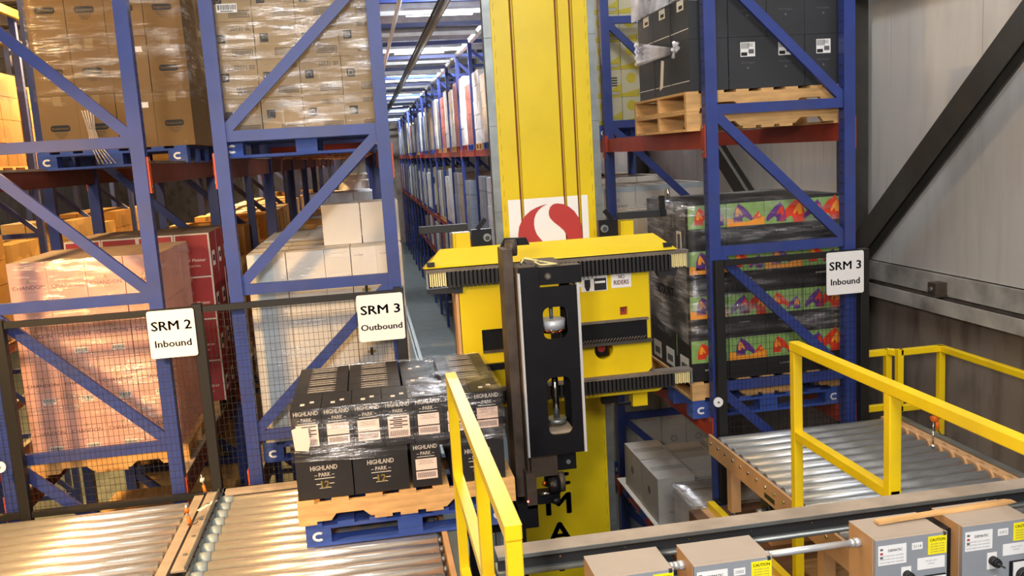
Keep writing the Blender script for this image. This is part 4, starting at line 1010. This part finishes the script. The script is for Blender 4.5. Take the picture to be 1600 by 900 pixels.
def sign(x0, x1, z0, z1, a, b_, lab, tilt=0):
    t = thing('sign', lab, 'sign', (0, 0, 0), 'white station signs')
    cx, cz = (x0+x1)/2, (z0+z1)/2
    bo = plate('sign_board', rrect(x0, x1, z0, z1, .015), [], (0, 5.915, 0), .004, PAPER, t)
    w = MB(); w.text(a, (cx, 5.9135, cz+.055), (x1-x0)*.86, INK, height=.062, bold=True); w.build('station_lettering', bo); w = MB(); w.text(b_, (cx, 5.9135, cz-.062), (x1-x0)*(.78 if len(b_) < 8 else .90), INK, height=.046 if len(b_) < 8 else .042, bold=True); w.build('direction_lettering', bo)
    for x in (x0+.012, x1-.012): MB().box(x-.003, x+.003, 5.91, 5.935, z1-.03, z1-.01, WHITE).build('clip', t)
sign(-1.445, -1.155, 4.615, 4.925, 'SRM 2', 'Inbound', 'white sign reading SRM 2 Inbound on the left fence')
sign(-.12, .185, 4.60, 4.915, 'SRM 3', 'Outbound', 'white sign reading SRM 3 Outbound at the aisle corner')
sign(3.225, 3.515, 4.63, 4.94, 'SRM 3', 'Inbound', 'white sign reading SRM 3 Inbound on the right fence')

# reflector discs
for (x, y, z, l) in ((2.37, 5.90, 3.93, 'white round reflector on the right rack corner'), (-2.42, 5.88, 4.02, 'white round reflector at the left image edge')):
    tag(MB().cyl((x, y, z), (x, y-.015, z), .035, PAPER, 24).cyl((x, y-.015, z), (x, y-.018, z), .008, INKG, 8).cyl((x, y, z), (x, y+.04, z), .01, GALV, 8).build('reflector'), l, 'reflector', 'round reflectors')

# ------------------------------------------------------------------ pallet of black cartons on the left conveyor
put_pallet('blue', -.49, .68, 4.88, 1.0, 3.661, 'blue pallet on the rollers under the black whisky cartons')
put_pallet('wood', -.52, .71, 4.86, 1.04, 3.80, 'wooden pallet under the black whisky cartons')
HW, HL, HH = .168, .31, .262
def hp_print(b, x, z, s, R_=(1, 0, 0), y=-.001, gold=False):
    b.text('HIGHLAND', (x, y, z), .135*s, CREAM, height=.025*s, bold=True)
    b.text('\u2013 PARK \u2013', (x, y, z-.036*s), .10*s, CREAM, height=.021*s, bold=True)
    b.box(x-.05*s, x+.05*s, y, 0, z-.058*s, z-.055*s, CREAM)
    if gold:
        b.text('12', (x, y, z-.088*s), .042*s, GOLD, bold=True); b.box(x-.045*s, x-.022*s, y, 0, z-.087*s, z-.084*s, CREAM); b.box(x+.022*s, x+.045*s, y, 0, z-.087*s, z-.084*s, CREAM)
        b.box(x-.03*s, x+.03*s, y, 0, z-.108*s, z-.106*s, CREAM)
def hp_mesh(kind):
    if kind == 'narrow':
        w, d = HW-.003, HL-.003; b = MB(); b.box(-w/2, w/2, 0, d, 0, HH-.002, BKC); hp_print(b, 0, HH-.028, 1)
        for q in (-.02, .03):
            for i in range(3): b.box(q-.012, q+.012, d*.3+i*.014+q*.8, d*.3+i*.014+.009+q*.8, HH-.002, HH-.0012, CREAM)
        b.box(-w*.45, w*.45, d*.5-.004, d*.5+.004, HH-.002, HH-.0012, DKC)
    else:
        w, d = HL-.003, HW-.003; b = MB(); b.box(-w/2, w/2, 0, d, 0, HH-.002, BKC); hp_print(b, 0, HH*.68, 1.1, gold=True)
        for i in range(2): b.text('HIGHLAND PARK', (0, d*.35+i*.05, HH-.0012), .13, CREAM, (1, 0, 0), (0, 1, 0), height=.012)
        for i in range(3): b.box(-.08, .08, d*.25+i*.05, d*.25+i*.05+.003, HH-.002, HH-.0012, CREAM)
    return b.mesh('carton')
HPM = {'narrow': hp_mesh('narrow'), 'long': hp_mesh('long')}
lb = MB(); lb.box(-.06, .06, -.0015, 0, .10, .165, PINKL).box(-.06, .06, -.0015, 0, .045, .092, PINKL); lines(lb, 0, .155, .09, -.0015, 3, .009, INKG, .0015)
for i in range(20): lb.box(-.052+i*.0052, -.0498+i*.0052, -.0022, -.0015, .055, .085, INK)
LBM = lb.mesh('label')
lb = MB(); lb.box(-.06, .06, -.0015, 0, .045, .17, PINKL)
for i in range(6): lb.box(-.05+.02*(i % 2), .05-.03*((i+1) % 2), -.0022, -.0015, .10+i*.011, .106+i*.011, INK)
for i in range(20): lb.box(-.052+i*.0052, -.0498+i*.0052, -.0022, -.0015, .05, .085, INK)
LBM2 = lb.mesh('label')
def hp(kind, x, y, z, lab, label=None):
    o = bpy.data.objects.new('whisky_carton', HPM[kind]); COL.objects.link(o); o.location = (x, y, z); tag(o, lab, 'carton', 'black whisky cartons')
    if label:
        c = bpy.data.objects.new('label', label); COL.objects.link(c); c.parent = o; c['label'] = 'pale pink shipping label'
z1_ = 3.941; z2_ = z1_+HH
X0 = -.512; YF = 4.885
for i in range(7): hp('narrow', X0+HW*(i+.5), YF, z2_, 'black whisky carton with pink label, upper front row, %s from the left' % ORD[i], LBM2 if i in (0, 3) else LBM)
cols = [(X0+HL*.5, 'left'), (X0+HL*1.5+.004, 'centre left'), (X0+1.176-HL*.5, 'right')]
for j in range(4):
    for x, l in cols: hp('long', x, YF+HL+.004+HW*j, z2_, 'black whisky carton laid sideways on top, %s column, %s row back' % (l, ORD[j+1]))
for j in range(2): hp('narrow', X0+HL*2+.015+HW*.5, YF+HL+.004+HL*j, z2_-.012 if False else z2_, 'black whisky carton turned endways on top, %s of the two between columns' % ('front', 'rear')[j])
for j in range(6):
    for x, l in cols: hp('long', x, YF+HW*j, z1_, 'black whisky carton in the bottom layer, %s column, %s row' % (l, ORD[j]))
for j in range(3): hp('narrow', X0+HL*2+.02+HW*.5, YF+HL*j, z1_, 'black whisky carton turned endways in the bottom layer, %s row' % ORD[j], LBM if j == 0 else None)
wrap(X0, X0+1.176, YF, YF+.99, z1_+HH*.82, z2_+HH, WRAP, 'glossy stretch film around the upper black whisky cartons', .007, top=.0, rows=12)
fm = MB(); n = 16; vs = []
for i in range(n+1):
    for j in range(n+1):
        x = .14+(X0+1.19-.14)*i/n; y = YF-.01+1.01*j/n; vs.append((x, y, z2_+HH+.006+.012*abs(noise.noise((x*7, y*16, 1)))))
fm.add(vs, [(i*(n+1)+j, (i+1)*(n+1)+j, (i+1)*(n+1)+j+1, i*(n+1)+j+1) for i in range(n) for j in range(n)], WRAP, True)
tag(fm.build('top_film'), 'silvery film over the right half of the black carton tops', 'stretch wrap')
tag(MB().ext([(0, 0), (.07, -.01), (.085, .04), (.08, .12), (.02, .13), (-.01, .12)], PINKL, (-.50, YF-.018, z2_+.035), depth=.001).build('paper_slip'), 'torn pink paper slip under the film at the left corner of the black cartons', 'paper')

# ------------------------------------------------------------------ yellow hand rails
T = .046
def tubebox(mb, p, q, m=YELR, t=T, nrm=None):
    d = Vector(q)-Vector(p); n = nrm or ((1, 0, 0) if abs(d.x) < .5*d.length else (0, 1, 0)); mb.bar(p, q, t, t, m, n)
h1 = thing('hand_rail', 'yellow square-tube guard rail in front of the black cartons', 'guard rail', (0, 0, 0), 'yellow guard rails')
for (y, zb, zt) in ((4.10, 3.15, 4.74), (3.05, 3.15, 4.72), (2.34, 3.15, 4.737)):
    b = MB(); b.box(.30, .30+T, y-T, y, zb, zt, YELR); b.build('post', h1, bevel=.004)
b = MB(); b.box(.298, .302+T, 2.294, 4.102, 4.738, 4.785, YELR); b.build('top_rail', h1, bevel=.006)
b = MB(); b.box(.30, .30+T, 3.05, 4.054, 4.255, 4.30, YELR).box(.30, .30+T, 2.34, 3.004, 4.255, 4.30, YELR); b.build('middle_rail', h1, bevel=.004)
b = MB(); b.box(.30, .30+T, 3.05, 4.054, 3.78, 3.825, YELR).box(.30, .30+T, 2.34, 3.004, 3.78, 3.825, YELR); b.build('lower_rail', h1, bevel=.004)
h2 = thing('hand_rail', 'yellow square-tube guard rail crossing in front of the right conveyor', 'guard rail', (0, 0, 0), 'yellow guard rails')
XR = 2.055
MB().box(XR-T/2, XR+T/2, 4.055, 4.055+T, 2.6, 4.725, YELR).build('post', h2, bevel=.004)
MB().box(XR-T/2-.004, XR+T/2+.004, 3.22, 3.22+T, 4.27, 4.725, YELR).build('post', h2, bevel=.004)
MB().box(XR-T/2-.003, XR+T/2+.003, 1.9, 4.103, 4.725, 4.772, YELR).build('top_rail', h2, bevel=.006)
MB().box(XR-T/2, XR+T/2, 3.22, 4.055, 4.272, 4.315, YELR).build('middle_rail', h2, bevel=.004)
MB().box(XR-.2, XR+.1, 3.95, 4.2, 2.55, 2.6, STEEL).box(XR-.05, XR+.05, 4.02, 4.12, 0, 2.55, STEEL).build('stanchion', h2)
h3 = thing('hand_rail', 'yellow guard rail frames behind the right conveyor against the wall', 'guard rail', (0, 0, 0), 'yellow guard rails')
def fr(p, q, z0, z1, posts=(1, 1), down=None):
    m = MB(); tubebox(m, (p[0], p[1], z1), (q[0], q[1], z1)); m.build('top_rail', h3, bevel=.004)
    m = MB(); tubebox(m, (p[0], p[1], z0), (q[0], q[1], z0)); m.build('lower_rail', h3, bevel=.004)
    for k, e in enumerate((p, q)):
        if posts[k]: MB().box(e[0]-T/2, e[0]+T/2, e[1]-T/2, e[1]+T/2, (down if down and k else z0)-T/2, z1+T/2, YELR).build('post', h3, bevel=.003)
fr((3.60, 6.05), (3.79, 6.05), 3.70, 4.13)
fr((3.79, 6.02), (3.81, 5.957), 3.70, 4.14, (0, 0))
fr((3.81, 5.93), (4.15, 5.93), 3.72, 4.15, (1, 1), 2.9)
m = MB(); tubebox(m, (4.15, 5.93, 4.15), (4.15, 3.0, 4.15)); m.build('top_rail', h3, bevel=.004)
MB().box(4.15-T/2, 4.15+T/2, 3.4, 3.4+T, 3.15, 4.13, YELR).build('post', h3)
p = MB(); p.tube([(XR, 2.98, 4.72), (XR+.005, 2.98, 4.69), (XR-.005, 2.97, 4.655), (XR-.004, 2.97, 4.60)], .003, CHROME, 6).cyl((XR-.01, 2.97, 4.70), (XR+.02, 2.97, 4.71), .012, ORW).cyl((XR+.012, 2.97, 4.69), (XR+.014, 2.97, 4.66), .007, ORW).tube([(XR+.014, 2.97, 4.66), (XR+.02, 2.96, 4.64), (XR+.04, 2.95, 4.635)], .002, INK, 6).cyl((XR-.004, 2.97, 4.60), (XR-.004, 2.97, 4.585), .006, CHROME)
tag(p.build('hanging_sensor'), 'orange and silver sensor hanging from the right yellow rail', 'sensor')

# ------------------------------------------------------------------ front beam, conduit, control boxes
fb = thing('front_beam', 'long dusty steel channel beam with silver lower lip across the foreground', 'beam', (0, 0, 0))
FY = 2.80
MB().box(.335, 3.6, FY, FY+.085, 4.448, 4.458, DUSTM).box(.335, 3.6, FY-.004, FY, 4.444, 4.458, GALV).build('top_flange', fb, bevel=.002)
wb = MB(); wb.box(.335, 3.6, FY+.014, FY+.02, 4.40, 4.448, RUB)
for i in range(14): wb.cyl((.55+i*.23, FY+.014, 4.428), (.55+i*.23, FY+.008, 4.428), .004, CHROME, 8)
wb.build('web', fb)
MB().cyl((.335, FY-.002, 4.394), (3.6, FY-.002, 4.394), .010, GALV, 14).box(.335, 3.6, FY, FY+.08, 4.386, 4.40, GALV).build('lower_lip', fb)
for x in (.36, 1.9, 3.5): MB().box(x, x+.05, FY+.03, FY+.08, 3.15 if x != 1.9 else 2.5, 4.39, STEEL).build('leg', fb)
MB().box(.3, 2.3, FY-.02, FY+.12, 2.5, 2.6, STEEL).build('cross_member', fb)
def cbox(x0, w, y, z, D, H, no, full, lab):
    t = thing('control_box', lab, 'control box', (x0, y, z), 'beige and grey control boxes')
    MB().box(0, w, .012, D, -H, 0, BEIGES, BEIGE).box(-.001, w+.001, .02, .026, -H, .001, BEIGE).build('enclosure', t, bevel=.003)
    dr = MB().box(-.002, w+.002, 0, .012, -H, .002, GREYP, BEIGE).box(w-.016, w-.004, -.004, .004, -.008, .004, CHROME).build('door', t, bevel=.002)
    s = MB(); y_ = -.0015; s.box(.006, w*.42, y_, 0, -.085, -.018, PAPER); s.text('DEMATIC', (w*.26, y_-.0005, -.036), w*.2, INK, height=.009, bold=True)
    for i in range(3): s.text('ACCESS PANEL ONLY QUALIFIED', (w*.21, y_-.0005, -.054-.011*i), w*.34, INKG, height=.005)
    for i in range(3): s.box(.012, .022, y_-.0005, y_, -.034-.014*i, -.027-.014*i, INKG if i != 1 else REDI)
    s.build('maker_sticker', dr)
    s = MB(); s.box(w*.50, w*.65, y_, 0, -.045, -.022, PAPER); s.text(no, (w*.575, y_-.0005, -.0335), w*.11, INK, height=.010); s.build('number_sticker', dr)
    s = MB(); s.box(w*.73, w*.995, y_, 0, -.07, -.008, YELP); s.text('CAUTION', (w*.862, y_-.0005, -.02), w*.22, INK, height=.010, bold=True)
    for i in range(4): s.text('DISCONNECT POWER', (w*.862, y_-.0005, -.034-.009*i), w*.2, INKG, height=.0045)
    s.build('caution_sticker', dr)
    s = MB(); s.box(w*.58, w*.97, y_, 0, -.118, -.078, PAPER); s.text('PALLET LIFT', (w*.775, y_-.0005, -.09), w*.16, INKG, height=.004); s.text('CONTROL', (w*.775, y_-.0005, -.10), w*.1, INKG, height=.004); s.build('name_sticker', dr)
    for q in ((0,) if not full else (0, 1)):
        zk = -.128-.085*q
        MB().box(w*.35, w*.49, y_, 0, zk-.03, zk+.028, PAPER).build('knob_plate', dr)
        MB().cyl((w*.43, 0, zk), (w*.43, -.022, zk), .016, RUB, 20).cyl((w*.43, -.022, zk), (w*.43, -.03, zk), .014, RUB, 20).bar((w*.43, -.032, zk), (w*.43+.02, -.034, zk-.014), .006, .004, CHROME).build('selector_knob', dr)
    MB().box(w*.68, w*.98, -.006, 0, -.235, -.14, BLACK).box(w*.72, w*.97, -.010, -.006, -.23, -.143, PAPER).cyl((w*.86, -.01, -.19), (w*.86, -.03, -.19), .028, RUB, 24).bar((w*.86-.02, -.034, -.18), (w*.86+.02, -.034, -.20), .012, .012, RUB).build('disconnect_switch', dr)
    if full:
        s = MB(); s.box(w*.66, w*.99, -.002, 0, -.30, -.245, PAPER).box(w*.68, w*.82, -.003, -.002, -.262, -.255, REDI).box(w*.68, w*.82, -.003, -.002, -.275, -.27, REDI).box(w*.85, w*.88, -.003, -.002, -.275, -.26, INK); s.text('X', (w*.93, -.003, -.268), .014, INK, bold=True); s.build('arrow_sticker', dr)
    return t
cbox(.60, .245, 2.5, 4.485, .17, .34, '2100', False, 'control box at the left end of the foreground row')
cbox(.915, .255, 2.5, 4.482, .17, .34, '2103202', False, 'control box second from the left in the foreground row')
cbox(1.53, .25, 2.5, 4.485, .17, .34, '2114', False, 'control box with wooden lath on its top, left of the black gap')
cbox(1.84, .25, 2.5, 4.492, .17, .34, '2107.2', True, 'control box at the right edge of the foreground row')
def conduit(x0, x1, y, z, r, lab):
    t = thing('conduit', lab, 'conduit', (0, 0, 0), 'silver conduits between control boxes')
    MB().cyl((x0, y, z), (x1, y, z), r, SILV, 20).build('pipe', t)
    for x, s_ in ((x0, 1), (x1, -1)): MB().cyl((x, y, z), (x+.02*s_, y, z), r*1.35, SILV, 20).cyl((x+.02*s_, y, z), (x+.035*s_, y, z), r*1.2, SILV, 12).build('coupling', t)
conduit(1.17, 1.53, 2.60, 4.44, .0115, 'silver conduit between the two middle control boxes')
conduit(.845, .915, 2.60, 4.445, .0115, 'short silver conduit between the two left control boxes')
conduit(2.06, 2.5, 2.66, 4.49, .02, 'fat grey conduit behind the rightmost control box') if False else None
tag(MB().box(1.50, 2.2, 2.56, 2.66, 4.10, 4.13, BLACK).box(.6, 1.2, 2.56, 2.66, 4.10, 4.13, BLACK).box(.62, 1.15, 2.672, 2.70, 4.15, 4.36, STEEL).box(1.55, 2.07, 2.672, 2.70, 4.15, 4.36, STEEL).box(1.8, 1.83, 2.55, 2.65, 4.1, 4.47, BLACK).build('mounting_frame'), 'black mounting frame behind the control boxes', 'frame')
lath = MB(); lath.ext([(0, 0), (.05, 0), (.052, .001), (.50, .0), (.53, .003), (.50, .009), (.052, .008), (.05, .010), (0, .009)], WOOD, (0, 0, 0), (1, 0, 0), (0, 0, 1), .028)
lo_ = lath.build('wooden_lath', None, (1.60, 2.60, 4.490)); lo_.rotation_euler = (0, R(-.4), R(2)); tag(lo_, 'broken wooden lath lying across the two right control boxes', 'wood strip')
